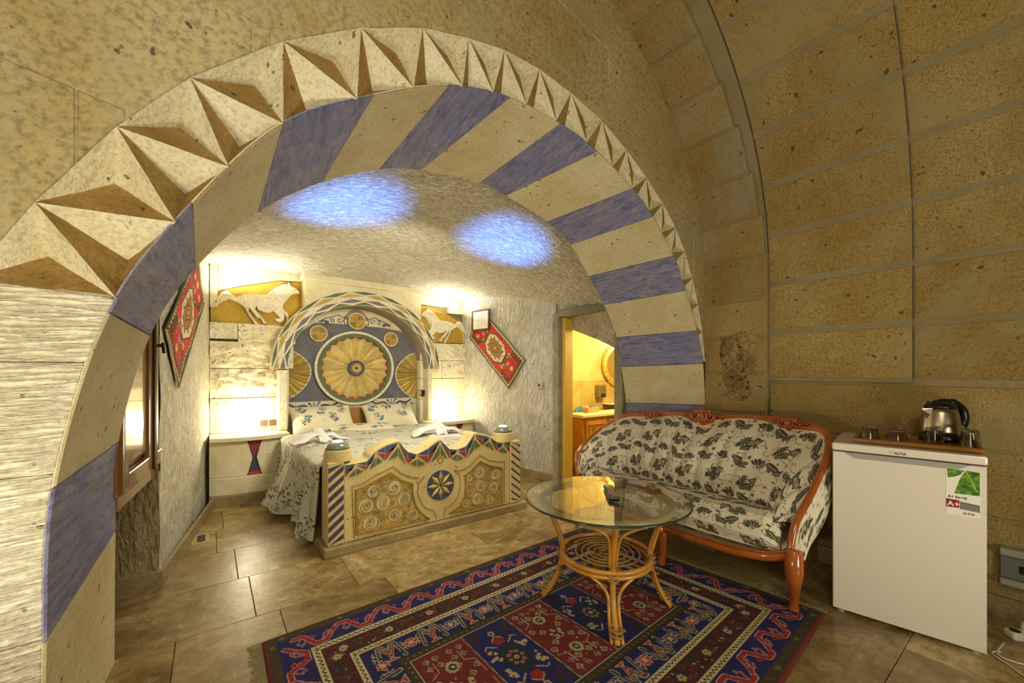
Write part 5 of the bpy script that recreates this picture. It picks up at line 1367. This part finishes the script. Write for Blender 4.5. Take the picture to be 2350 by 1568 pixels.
# ================================================================ SOFA
M_SWOOD = plain('glossy_orange_wood', (152, 80, 26), .18, var=.22, grain=10, bump=.0008, Coat__Weight=.6)
M_SDARK = plain('carved_orange_wood', (136, 66, 22), .25, var=.3, grain=24, bump=.001, Coat__Weight=.4)
M_SF = attr_mat('floral_sofa_cloth', .75, .0012, 420)
M_PIPE = plain('pale_piping', (206, 188, 140), .7)
cs = Canvas(2.4, 1.2, 300, (212, 202, 172)); r = random.Random(14)
DK, DK2, LNC = (62, 60, 46), (92, 88, 68), (128, 108, 76)
def carn(x, y, s, rot, c=DK):
    for k in range(7):
        a = rot-1.15+k*.38; cs.disc(x+.62*s*math.cos(a), y+.62*s*math.sin(a), .34*s, c, .2*s, a)
        cs.disc(x+.95*s*math.cos(a), y+.95*s*math.sin(a), .13*s, c)
    cs.disc(x+.1*s*math.cos(rot), y+.1*s*math.sin(rot), .26*s, c, .18*s, rot)
    for k in range(5): a = rot-1.0+k*.5; cs.line([(x, y), (x+.8*s*math.cos(a), y+.8*s*math.sin(a))], .045*s, (176, 162, 120))
def fan(x, y, s, rot):
    P = [(x, y)]+[(x+1.25*s*(1+.08*math.cos(9*t))*math.cos(rot+t), y+1.25*s*(1+.08*math.cos(9*t))*math.sin(rot+t)) for t in np.linspace(-.55, .55, 15)]
    cs.poly(P, DK); P2 = [(x+.15*s*math.cos(rot), y+.15*s*math.sin(rot))]+[(x+1.05*s*math.cos(rot+t), y+1.05*s*math.sin(rot+t)) for t in np.linspace(-.46, .46, 9)]
    cs.poly(P2, (190, 174, 132))
    for t in np.linspace(-.46, .46, 6): cs.line([(x, y), (x+1.1*s*math.cos(rot+t), y+1.1*s*math.sin(rot+t))], .05*s, DK)
    for q in (.35, .55, .75, .95): cs.line([(x+q*s*math.cos(rot+t), y+q*s*math.sin(rot+t)) for t in np.linspace(-.48, .48, 6)], .045*s, DK)
def leafm(x, y, s, rot):
    cs.disc(x, y, .55*s, DK, .22*s, rot); cs.disc(x-.2*s*math.sin(rot), y+.2*s*math.cos(rot), .35*s, DK2, .13*s, rot+.5); cs.line([(x-.5*s*math.cos(rot), y-.5*s*math.sin(rot)), (x+.5*s*math.cos(rot), y+.5*s*math.sin(rot))], .05*s, (176, 162, 120))
def stem_(x, y, s, rot): cs.line([(p[0], p[1]) for p in spiral(x, y, s, .8, rot, 12)], .0035, LNC)
px_, py_ = .118, .105
for i in range(-1, 22):
    for j in range(-1, 13):
        x = (i+.5*(j % 2))*px_+r.uniform(-.008, .008); y = j*py_+r.uniform(-.008, .008)
        stem_(x, y, .05, r.uniform(0, 6)); stem_(x+.05, y+.03, .04, r.uniform(0, 6))
        k = (i*2+j) % 4
        if k == 0: fan(x-.02, y+.035, .056, -PI/2-.3)
        elif k == 1: carn(x, y+.015, .046, -PI/2+.2)
        elif k == 2: carn(x, y, .042, .6); leafm(x+.045, y+.035, .065, -.7)
        else: leafm(x-.02, y, .078, .5); leafm(x+.03, y+.02, .065, -.5); cs.disc(x+.05, y-.03, .011, DK2)
        for q in range(3): cs.disc(x+r.uniform(-.06, .06), y+r.uniform(-.05, .05), .008, DK2, .004, r.uniform(0, 3))
sofa = thing('sofa', 'carved orange wood sofa upholstered in cream cloth with grey flowers', 'sofa', (2.5, 1.5, 0))
FO = [(2.27, 2.22, .26), (2.275, 2.24, .40), (2.32, 2.30, .535), (2.50, 2.40, .595), (2.72, 2.41, .69), (2.87, 2.24, .825), (2.90, 1.95, .872), (2.90, 1.74, .875), (2.90, 1.545, .898), (2.90, 1.36, .893), (2.90, 1.18, .903), (2.895, .98, .905), (2.82, .80, .862), (2.63, .735, .755), (2.45, .745, .585), (2.325, .775, .44), (2.28, .785, .30)]
SO = [(2.265, 2.19, .28), (2.268, 2.185, .38), (2.28, 2.165, .40), (2.36, 2.13, .41), (2.45, 2.06, .41), (2.51, 1.95, .41), (2.53, 1.82, .41), (2.535, 1.68, .41), (2.535, 1.545, .41), (2.535, 1.40, .41), (2.53, 1.26, .41), (2.52, 1.12, .41), (2.47, .99, .41), (2.41, .92, .41), (2.34, .88, .40), (2.285, .86, .37), (2.265, .83, .31)]
WO = [.034, .034, .034, .036, .038, .045, .065, .035, .125, .035, .040, .085, .042, .038, .038, .036, .034]
KF = 8
Fo = [np.array(p) for p in catmull(FO, KF)]; So = [np.array(p) for p in catmull(SO, KF)]; Wo = [p[0] for p in catmull([(w, 0, 0) for w in WO], KF)]
N = len(Fo); In = []
v = []; f = []; NS = 10
for i in range(N):
    t = Fo[min(i+1, N-1)]-Fo[max(i-1, 0)]; t /= np.linalg.norm(t)
    inn = So[i]-Fo[i]; inn -= t*inn.dot(t); inn /= np.linalg.norm(inn)
    nn = np.cross(t, inn); nn /= np.linalg.norm(nn)
    if nn[0] > 0 and abs(nn[0]) > .2: nn = -nn
    if i and nn.dot(prevn) < 0: nn = -nn
    prevn = nn
    w = Wo[i]; c = Fo[i]+inn*w*.5; In.append(Fo[i]+inn*(w-.004))
    for k in range(NS):
        a = 2*PI*k/NS; ca, sa = math.cos(a), math.sin(a)
        v.append(tuple(c+inn*(w/2)*np.sign(ca)*abs(ca)**.7+nn*.019*np.sign(sa)*abs(sa)**.7))
for i in range(N-1):
    for k in range(NS): f.append((i*NS+k, i*NS+(k+1) % NS, (i+1)*NS+(k+1) % NS, (i+1)*NS+k))
f += [list(range(NS)), [(N-1)*NS+k for k in range(NS)][::-1]]
m = MB(); m.v = v; m.f = f; m.build('frame', M_SWOOD, sofa, smooth=True)
i0, i1 = KF*1, KF*15
m = MB(); m.tube([tuple(p) for p in In[i0:i1+1]], .008, 6); m.build('piping', M_PIPE, sofa, smooth=True)
# inner back cloth, fluted in vertical channels
InA = np.array(In); SoA = np.array(So)
cum = np.concatenate([[0], np.cumsum(np.linalg.norm(np.diff((InA+SoA)/2, axis=0), axis=1))])
def back(U, V):
    t = i0+(i1-i0)*U; k = np.clip(t.astype(int), 0, N-2); fr = (t-k)[..., None]
    A = InA[k]*(1-fr)+InA[k+1]*fr; B = SoA[k]*(1-fr)+SoA[k+1]*fr
    P = A*(1-V[..., None])+B*V[..., None]
    bul = np.sin(PI*np.clip(V, 0, 1))**.8
    cen = np.array([2.0, 1.54, .9]); d = cen-P; d[..., 2] = .25*np.linalg.norm(d[..., :2], axis=-1); d /= np.linalg.norm(d, axis=-1)[..., None]
    s_ = cum[k]+(cum[k+1]-cum[k])*fr[..., 0]
    ch = np.abs(np.sin(PI*(s_-.02)/.132))**.45
    P = P+d*(.045*bul*(1)+.038*ch*(.35+.65*bul)-.012)[..., None]
    back.s = s_
    return P[..., 0], P[..., 1], P[..., 2]
v, fc, U, V = grid_mesh(back, 560, 150)
s_ = back.s.ravel(); hgt = .5*V
obj('back_upholstery', v, fc, M_SF, sofa, smooth=True, cols=cs.sample(np.clip((s_+.1)/2.4, 0, 1), np.clip((hgt+.06)/1.2, 0, 1)))
# seat cushion
def seat(U, V):
    Y = .845+1.335*U
    prof_ = np.array([(2.27, .265), (2.222, .30), (2.196, .36), (2.205, .425), (2.245, .457), (2.32, .468), (2.42, .458), (2.50, .44), (2.56, .415)])
    t = V*(len(prof_)-1); k = np.clip(t.astype(int), 0, len(prof_)-2); fr = (t-k)[..., None]; P = prof_[k]*(1-fr)+prof_[k+1]*fr
    lob = np.abs(np.sin(PI*(U*2))) ** .5 if False else (1-np.exp(-((U-.52)/.03)**2))
    end = np.minimum(U, 1-U); rnd = np.clip(end/.05, 0, 1)**.5
    Z = P[..., 1]-.016*(1-lob)-.05*(1-rnd)*(P[..., 1] > .33)+.006*np.sin(Y*9)*np.sin(P[..., 0]*14)
    X = P[..., 0]+.035*(1-rnd)+.05*np.abs(2*U-1)**4*(V < .6)
    X = X+.012*np.sin(U*2*PI*1.0)*(V < .6)
    return X, Y, Z
v, fc, U, V = grid_mesh(seat, 420, 150)
obj('seat_cushion', v, fc, M_SF, sofa, smooth=True, cols=cs.sample(np.clip((U*1.33+.3)/2.4, 0, 1), np.clip((.95-V*.62)/1.2, 0, 1)))
m = MB(); m.tube([(2.232+.05*abs(2*u-1)**4, .85+1.325*u, .298) for u in np.linspace(0, 1, 30)], .0055, 6); m.build('seat_piping', M_PIPE, sofa, smooth=True)
m = MB(); m.box(2.28, .90, .235, 2.80, 2.13, .41, .01); m.build('seat_box', plain('cream_cloth', (186, 172, 132), .8), sofa)
# front rail and legs
rail = [(2.262, 2.215, .285), (2.235, 2.10, .262), (2.222, 1.85, .245), (2.218, 1.60, .238), (2.216, 1.46, .24), (2.214, 1.25, .245), (2.216, 1.05, .252), (2.232, .90, .270), (2.275, .795, .300)]
rp = catmull(rail, 6)
m = MB(); m.tube(rp, .024, 10, flat=.8); m.build('front_rail', M_SWOOD, sofa, smooth=True)
m = MB(); m.tube([(p.x-.012, p.y, p.z+.024) for p in rp], .007, 6); m.build('rail_moulding', M_SDARK, sofa, smooth=True)
def leg(pts, rs, name='leg'):
    P = catmull([Vector(p) for p in pts], 4); R = [q[0] for q in catmull([(r_, 0, 0) for r_ in rs], 4)]
    m = MB(); m.tube(P, R, 10); return m.build(name, M_SWOOD, sofa, smooth=True)
leg([(2.278, .785, .33), (2.255, .775, .24), (2.285, .785, .14), (2.325, .80, .05), (2.335, .805, .013)], [.036, .040, .028, .020, .026])
leg([(2.225, 1.46, .25), (2.212, 1.46, .18), (2.222, 1.467, .08), (2.222, 1.47, .013)], [.030, .030, .025, .022])
leg([(2.268, 2.215, .30), (2.25, 2.22, .22), (2.262, 2.225, .12), (2.272, 2.23, .013)], [.034, .036, .026, .022])
leg([(2.84, .96, .30), (2.87, .95, .15), (2.90, .94, .001)], [.028, .026, .022]); leg([(2.84, 2.10, .30), (2.87, 2.12, .15), (2.90, 2.13, .001)], [.028, .026, .022])
# outer cloth: sides and back
def outer(U, V):
    t = (N-1)*U; k = np.clip(t.astype(int), 0, N-2); fr = (t-k)[..., None]
    A = np.array(Fo)[k]*(1-fr)+np.array(Fo)[k+1]*fr
    low = np.array([(2.28, 2.20, .25), (2.86, 2.16, .25), (2.89, 1.5, .25), (2.86, .88, .40), (2.52, .79, .29), (2.29, .79, .27)])
    tt = np.clip(U*1.0, 0, 1)*(len(low)-1); kk = np.clip(tt.astype(int), 0, len(low)-2); f2 = (tt-kk)[..., None]; B = low[kk]*(1-f2)+low[kk+1]*f2
    P = A*(1-V[..., None])+B*V[..., None]
    P[..., 0] += .012*np.sin(PI*V); P[..., 1] += np.where(U > .6, -.045, np.where(U < .3, .045, 0))*np.sin(PI*V); return P[..., 0], P[..., 1], P[..., 2]
v, fc, U, V = grid_mesh(outer, 260, 70)
obj('outer_upholstery', v, fc, M_SF, sofa, smooth=True, cols=cs.sample(np.clip(U*2.2/2.4, 0, 1), np.clip(V*.55/1.2+.3, 0, 1)))
# carved crests
def crest(yc, z, w, h, big):
    m = MB(); X = 2.835
    for s_ in (-1, 1):
        m.tube([(X, yc+s_*(w*.42)+(p[0]), z+p[1]) for p in spiral(0, 0, h*.36, 1.3, PI/2, 18, s_)], [h*.11]*12+[h*.08]*7, 6)
        m.tube([(X, yc+s_*w*.5*q, z+h*(.30-.25*q*q)) for q in (0, .25, .5, .75, 1.0)], [h*.16, h*.15, h*.13, h*.10, h*.05], 6)
        for q in range(4): m.tube([(X, yc+s_*w*(.55+.12*q), z-h*.02*q), (X-.006, yc+s_*w*(.60+.12*q), z+h*(.18-.03*q)), (X, yc+s_*w*(.68+.12*q), z+h*.05)], [h*.09, h*.10, h*.03], 6)
        m.tube([(X, yc+s_*.004, z-h*.5), (X-.008, yc+s_*w*.14, z-h*.2), (X, yc+s_*w*.22, z-h*.0)], [h*.05, h*.12, h*.06], 6)
    m.tube([(X-.004, yc, z-h*.45), (X-.012, yc, z), (X, yc, z+h*.40)], [h*.08, h*.17, h*.08], 8)
    return m.build('carved_crest', M_SDARK, sofa, smooth=True)
crest(1.545, .872, .15, .125, True); crest(1.00, .876, .10, .085, False); crest(1.97, .850, .12, .075, False)

# ================================================================ RATTAN TABLE
M_RAT = plain('rattan_cane', (176, 122, 42), .35, var=.28, grain=14, bump=.001, Coat__Weight=.3)
M_RATW = plain('rattan_binding', (150, 118, 60), .5, var=.2, grain=60)
M_RATR = plain('grey_rattan_ring', (146, 122, 78), .4, var=.2, grain=16)
TC = (1.645, 1.412); tab = thing('coffee_table', 'round glass topped rattan coffee table standing on the patterned rug', 'table', (*TC, 0))
k = NT('clear_glass_top'); GL = k.out(rgba((240, 246, 236)), .01, None, Transmission__Weight=1.0, IOR=1.5)
RT = .41
m = MB(); m.lathe([(0, .540), (RT-.003, .540), (RT, .543), (RT, .547), (RT-.003, .550), (0, .550)], (*TC, 0), 96); m.v = m.v; smooth_by_angle(m.build('glass_top', GL, tab))
k = NT('green_glass_edge'); GE = k.out(rgba((50, 66, 52)), .1)
m = MB(); m.tube([(TC[0]+(RT+.0005)*math.cos(a), TC[1]+(RT+.0005)*math.sin(a), .545) for a in np.linspace(0, 2*PI, 97)], .0045, 6, caps=False); m.build('glass_edge', GE, tab, smooth=True)
def circ(r_, z, n=64, a0=0, a1=2*PI): return [(TC[0]+r_*math.cos(a), TC[1]+r_*math.sin(a), z) for a in np.linspace(a0, a1, n+1)]
m = MB(); m.tube(circ(.325, .520), .0185, 8, caps=False); m.build('top_ring', M_RATR, tab, smooth=True)
m = MB(); m.tube(circ(.225, .262), .012, 8, caps=False); m.build('shelf_ring', M_RAT, tab, smooth=True)
m = MB(); m.tube(circ(.222, .238), .011, 8, caps=False); m.build('shelf_ring', M_RAT, tab, smooth=True)
sp = []
for t in np.linspace(0, 1, 150): a = t*5.2*2*PI; r_ = .018+.165*t; sp.append((TC[0]+r_*math.cos(a+.6), TC[1]+r_*math.sin(a+.6), .263))
m = MB(); m.tube(sp, .0052, 6); m.build('spiral_shelf', M_RATW, tab, smooth=True)
for a in (0.1, PI/2+.1): 
    m = MB(); m.tube([(TC[0]+.215*math.cos(a)*s_, TC[1]+.215*math.sin(a)*s_, .252) for s_ in (-1, 0, 1)], .006, 6); m.build('shelf_bar', M_RATW, tab)
feet = [(1.42, 1.648), (1.413, 1.147), (1.873, 1.189), (1.868, 1.668)]
for (fx_, fy_) in feet:
    a = math.atan2(fy_-TC[1], fx_-TC[0]); rf = math.hypot(fy_-TC[1], fx_-TC[0])
    P = lambda r_, z, da=0: (TC[0]+r_*math.cos(a+da), TC[1]+r_*math.sin(a+da), z)
    m = MB(); m.tube(catmull([P(.315, .512), P(.27, .42), P(.225, .30), P(.222, .22), P(.255, .11), P(rf, .012)], 5), .0145, 8); lg = m.build('leg', M_RAT, tab, smooth=True)
    for s_ in (-1, 1):
        m = MB(); m.tube(catmull([P(rf-.004, .014, s_*.07), P(.268, .09, s_*.085), P(.243, .16, s_*.10), P(.233, .205, s_*.22), P(.222, .236, s_*.50), P(.222, .250, s_*.74)], 5), .0082, 6); m.build('side_cane', M_RAT, lg, smooth=True)
        m = MB(); m.tube(catmull([P(.228, .29, s_*.07), P(.26, .40, s_*.07), P(.282, .455, s_*.12), P(.305, .492, s_*.30), P(.32, .503, s_*.46)], 5), .0075, 6); m.build('top_cane', M_RAT, lg, smooth=True)
    m = MB()
    for (z, rr2) in ((.258, .222), (.05, rf-.022), (.066, rf-.03), (.234, .222)): 
        c_ = P(rr2, z); m.tube([(c_[0]+.026*math.cos(t), c_[1]+.026*math.sin(t), z+.004*math.sin(t)) for t in np.linspace(0, 2*PI, 17)], .0045, 5, caps=False)
    m.build('binding', M_RATW, lg)['kind'] = 'stuff'
# remote
rm = thing('remote_control', 'black remote control lying on the glass table top', 'remote', (1.685, 1.41, .5505), math.radians(-42.5))
m = MB(); m.box(-.027, -.115, .0, .027, .115, .022, .007); m.build('body', plain('black_remote', (22, 22, 20), .3), rm, local=True)
M_BTN = plain('grey_button', (150, 146, 128), .5)
for i in range(3):
    for j in range(8): MB().box(-.019+i*.015, -.095+j*.021, .0215, -.010+i*.015, -.085+j*.021, .0245, .001).build('button', M_BTN if (i+j) % 5 else plain('red_button', (150, 40, 30), .5), rm, local=True)

# ================================================================ FRIDGE
M_FRW = plain('white_enamel_fridge', (214, 206, 186), .22, Coat__Weight=.4)
M_FRG = plain('grey_handle_recess', (150, 146, 132), .4)
ang = math.atan2(.5, -.09)-PI/2
fr = thing('mini_fridge', 'small white fridge with leaf energy sticker standing against the stone wall', 'fridge', (2.60, .195, 0), ang)
# local: +y along front to the left corner, +x into the depth
FW, FD, FH = .508, .47, .84
m = MB(); m.box(.035, .004, .03, FD, FW-.004, .80, .006); m.build('body', M_FRW, fr, local=True)
m = MB(); m.box(-.004, -.003, .802, FD+.01, FW+.003, FH, .008); m.build('top', M_FRW, fr, local=True)
m = MB(); m.prism([(.0, .016), (FW, .016), (FW, .797), (0, .797)], lambda y, z, d: (.030-d, y, z), .030, .004, .004); dor = m.build('door', M_FRW, fr, local=True)
m = MB(); m.prism([(.045, .797), (.085, .772), (.425, .772), (.465, .797)], lambda y, z, d: (.0005-d, y, z), .0015); m.build('handle_recess', M_FRG, dor, local=True)
m = MB(); m.prism([(.004, .7985), (FW-.004, .7985), (FW-.004, .8015), (.004, .8015)], lambda y, z, d: (.02-d, y, z), .018); m.build('seal_gap', plain('dark_seal', (50, 46, 40), .7), fr, local=True)
for y in (.03, FW-.03): 
    m = MB(); m.lathe([(.016, 0), (.016, .012), (.012, .03)], (.03, y, 0), 14); m.build('foot', M_FRG, fr, local=True)
    m = MB(); m.lathe([(.016, 0), (.016, .012), (.012, .03)], (FD-.05, y, 0), 14); m.build('foot', M_FRG, fr, local=True)
m = MB(); m.prism([(.40, .034), (.508, .034), (.508, .031)], lambda y, z, d: (-.0005-d, y, z), .0005)
def text(s, size, origin, du, dn, mat, parent, bold=.0, name='lettering', local=True, depth=.0004):
    """flat letters: du = direction of reading, up = +z"""
    cu = bpy.data.curves.new('t', 'FONT'); cu.body = s; cu.size = size; cu.extrude = depth; cu.offset = bold
    to = bpy.data.objects.new('t', cu); COL.objects.link(to); bpy.context.view_layer.update()
    me = bpy.data.meshes.new_from_object(to.evaluated_get(bpy.context.evaluated_depsgraph_get())); bpy.data.objects.remove(to)
    du, dn = Vector(du), Vector(dn); M = Matrix((du, (0, 0, 1), dn)).transposed()
    V_ = [tuple(Vector(origin)+M @ w.co) for w in me.vertices]; F_ = [list(p.vertices) for p in me.polygons]
    o = obj(name, V_, F_, mat, parent, local=local); bpy.data.meshes.remove(me); return o
M_TXT = plain('black_print', (36, 34, 30), .5)
text('ALTUS', .0135, (-.0045, .282, .812), (0, -1, 0), (-1, 0, 0), M_TXT, fr, .0004)
m = MB(); m.tube([(-.0045, .300, .822), (-.0045, .295, .814), (-.0045, .286, .824)], .0009, 4); m.tube([(-.0045, .302, .824), (-.0045, .297, .824)], .0008, 4); m.build('logo_mark', plain('grey_logo', (120, 118, 108), .5), fr, local=True)
# sticker (front right of the door)
st = MB().prism([(.018, .576), (.118, .576), (.118, .772), (.018, .772)], lambda y, z, d: (-.0005-d, y, z), .0006).build('energy_sticker', plain('white_sticker', (224, 218, 200), .35), dor, local=True)
k = NT('leaf_print'); co = k.coord(); f1 = k.noise(co, 40, 4, .6, .5); LEAFM = k.out(k.ramp(f1, [(.3, rgba((28, 62, 6))), (.5, rgba((70, 118, 14))), (.7, rgba((132, 170, 40)))]), .4)
YM = lambda a: .118-a
def stp(P, mat, nm, d=.0006): return MB().prism([(YM(a), .576+b) for a, b in P], lambda y, z, dd: (-.0011-dd, y, z), d).build(nm, mat, dor, local=True)
stp([(.004, .196), (.055, .196), (.042, .176), (.024, .165), (.006, .158)], LEAFM, 'leaf_print')
stp([(.058, .196), (.098, .194), (.098, .096), (.026, .094), (.034, .13), (.044, .165)], LEAFM, 'leaf_print')
stp([(.057, .195), (.060, .195), (.092, .112), (.089, .11)], plain('leaf_vein', (150, 180, 70), .5), 'leaf_vein', .0008)
stp([(.001, .032), (.040, .034), (.040, .066), (.001, .068)], plain('sticker_red', (140, 24, 30), .4), 'red_panel')
stp([(.042, .030), (.098, .026), (.098, .056), (.042, .062)], plain('sticker_grey', (104, 102, 90), .4), 'grey_panel')
M_WTX = plain('white_print', (226, 222, 210), .5)
text('A+', .030, (-.0018, YM(.004), .576+.038), (0, -1, 0), (-1, 0, 0), M_WTX, dor, .0005)
text('A+ Enerji', .0145, (-.0012, YM(.006), .576+.074), (0, -1, 0), (-1, 0, 0), M_TXT, dor, .0004)
text('ALTUS', .0115, (-.0012, YM(.05), .576+.010), (0, -1, 0), (-1, 0, 0), plain('red_print', (130, 24, 28), .5), dor, .0004)
for q in range(3): stp([(.046, .051-.008*q), (.094, .048-.008*q), (.094, .046-.008*q), (.046, .049-.008*q)], plain('pale_lines', (150, 146, 132), .5), 'print_line', .0008)
# tray, glasses, kettle
ca, sa = math.cos(ang), math.sin(ang)
def FL(x, y, z=0): return (2.60+x*ca-y*sa, .195+x*sa+y*ca, z)
M_TRAY = plain('brown_wood_tray', (130, 84, 30), .3, var=.35, grain=14, bump=.001)
tr = thing('serving_tray', 'striped brown wooden tray on top of the small fridge', 'tray', (*FL(.2, .2)[:2], FH), ang)
m = MB(); m.box(-.115, -.185, .001, .14, .215, .010, .003); m.build('tray_base', M_TRAY, tr, local=True)
for (a, b, c_, d_) in ((-.135, -.205, -.116, .235), (.141, -.205, .16, .235), (-.115, -.205, .14, -.186), (-.115, .216, .14, .235)):
    m = MB(); m.box(a, b, .001, c_, d_, .022, .004); m.build('tray_rim', M_TRAY, tr, local=True)
k = NT('drinking_glass'); DG = k.out(rgba((236, 240, 232)), .01, None, Transmission__Weight=1.0, IOR=1.45)
def P_at(px, py, z):  # unused name kept local
    return None
glz = FH+.0105
def tumbler(x, y, r0, r1, h, label, handle=False, group=None):
    t = thing('cup' if handle else 'tumbler', label, 'cup' if handle else 'glass', (x, y, glz), 0)
    m = MB(); m.lathe([(r0, 0), (r0*.98, .002), (r1, h-.002), (r1*.95, h), (0, h), (0, h-.008), (r1*.9, h-.009), (r0-.0025, .001)], (0, 0, 0), 28, close=True); smooth_by_angle(m.build('glass_wall', DG, t, local=True), 40)
    m = MB(); m.tube([(r1*math.cos(a), r1*math.sin(a), h) for a in np.linspace(0, 2*PI, 29)], .0018, 5, caps=False); m.build('base_rim', DG, t, local=True)
    if handle:
        m = MB(); m.tube(catmull([(.8041*q, -.5945*q, z) for q, z in ((r1, h*.85), (r1+.022, h*.8), (r1+.032, h*.45), (r0+.01, h*.18))], 5), .0045, 8); m.build('handle', DG, t, local=True, smooth=True)
    return t
tumbler(2.735, .600, .040, .028, .058, 'clear upturned tea glass at the left end of the tray')
tumbler(2.790, .505, .040, .029, .056, 'clear upturned glass cup with handle, second from the left on the tray', True)
tumbler(2.795, .375, .034, .031, .070, 'clear upturned tumbler in front of the steel kettle on the tray')
tumbler(2.800, .262, .037, .029, .076, 'clear upturned tumbler at the right end of the tray')
M_STEEL = plain('brushed_kettle_steel', (176, 164, 140), .28, 1.0, bump=.0004, grain=300)
M_KBLK = plain('kettle_black_plastic', (16, 15, 14), .3)
ke = thing('kettle', 'steel electric kettle with black lid and handle behind the glasses', 'kettle', (2.925, .372, FH+.0015), math.atan2(-.5945, .8041))
m = MB(); m.lathe([(.078, 0), (.080, .008), (.078, .026), (.074, .032)], (0, 0, .011), 36); smooth_by_angle(m.build('base', M_KBLK, ke, local=True))
m = MB(); m.lathe([(.074, .043), (.075, .06), (.072, .10), (.064, .15), (.058, .172)], (0, 0, 0), 40); m.build('steel_body', M_STEEL, ke, local=True, smooth=True)
m = MB(); m.lathe([(.060, .172), (.058, .182), (.045, .196), (.02, .204), (0, .206)], (0, 0, 0), 32); m.build('lid', M_KBLK, ke, local=True, smooth=True)
m = MB(); m.add([(-.048, -.022, .172), (-.048, .022, .172), (-.092, 0, .170), (-.055, -.022, .13), (-.055, .022, .13), (-.086, 0, .160), (-.060, 0, .09)], [(0, 2, 1), (0, 3, 5, 2), (1, 2, 5, 4), (3, 6, 5), (4, 5, 6)]); m.build('spout', M_STEEL, ke, local=True, smooth=False)
hp_ = catmull([(-.03, 0, .196), (.02, 0, .206), (.07, 0, .196), (.108, 0, .165), (.120, 0, .125), (.112, 0, .085), (.085, 0, .062), (.066, 0, .062)], 6)
m = MB(); m.tube(hp_, [.012]*10+[.017]*(len(hp_)-20)+[.012]*10, 10, flat=1.1); m.build('handle', M_KBLK, ke, local=True, smooth=True)
m = MB(); m.tube([(.055, 0, .19), (.064, 0, .13), (.074, 0, .055)], [.022, .020, .018], 10); m.build('handle_mount', M_KBLK, ke, local=True, smooth=True)
# ================================================================ low duct, power strip, cables
M_DUCT = plain('grey_duct', (104, 104, 96), .5); M_DRAIL = plain('pale_duct_rail', (150, 146, 124), .5)
du_ = thing('wall_heater', 'long low grey panel with pale rails on the wall right of the fridge', 'heater', (3.08, -.3, 0))
MB().box(3.075, -1.2, .205, 3.107, .19, .315, .003).build('panel', M_DUCT, du_); MB().box(3.05, -1.2, .316, 3.107, .19, .350, .004).build('rail', M_DRAIL, du_); MB().box(3.05, -1.2, .175, 3.107, .19, .204, .004).build('rail', M_DRAIL, du_)
MB().box(3.068, .03, .24, 3.075, .13, .275, .002).build('vent_slot', M_KBLK, du_)
M_WPL = plain('white_plastic', (206, 198, 176), .4)
ps_ = thing('power_strip', 'white power strip with plugs on the floor right of the fridge', 'power strip', (2.92, .11, 0), .75)
m = MB(); m.box(-.028, -.11, 0, .028, .06, .036, .01); m.build('body', M_WPL, ps_, local=True)
for y in (-.07, -.01): 
    m = MB(); m.lathe([(.02, .036), (.019, .052), (.016, .07), (.008, .074)], (0, y, 0), 16); m.build('plug', M_WPL, ps_, local=True)
m = MB(); m.lathe([(.018, .0362), (.018, .037)], (0, .035, 0), 16); m.build('socket_hole', M_BLK, ps_, local=True)
m = MB(); m.tube(catmull([(2.84, .02, .03), (2.74, .02, .008), (2.66, .10, .006), (2.665, .17, .006), (2.80, .16, .008)], 8), .0035, 6)
tag(m.build('power_cable', M_WPL, None, smooth=True), 'thin white cable looping over the floor near the fridge foot', 'cable')
m = MB(); m.tube(catmull([(2.70, .165, .006), (2.655, .185, .006), (2.60, .135, .006), (2.52, .065, .006), (2.42, -.02, .006), (2.3, -.1, .006)], 8), .0035, 6)
tag(m.build('power_cable', M_WPL, None, smooth=True), 'thin white cable running from the fridge foot out of the lower right', 'cable')
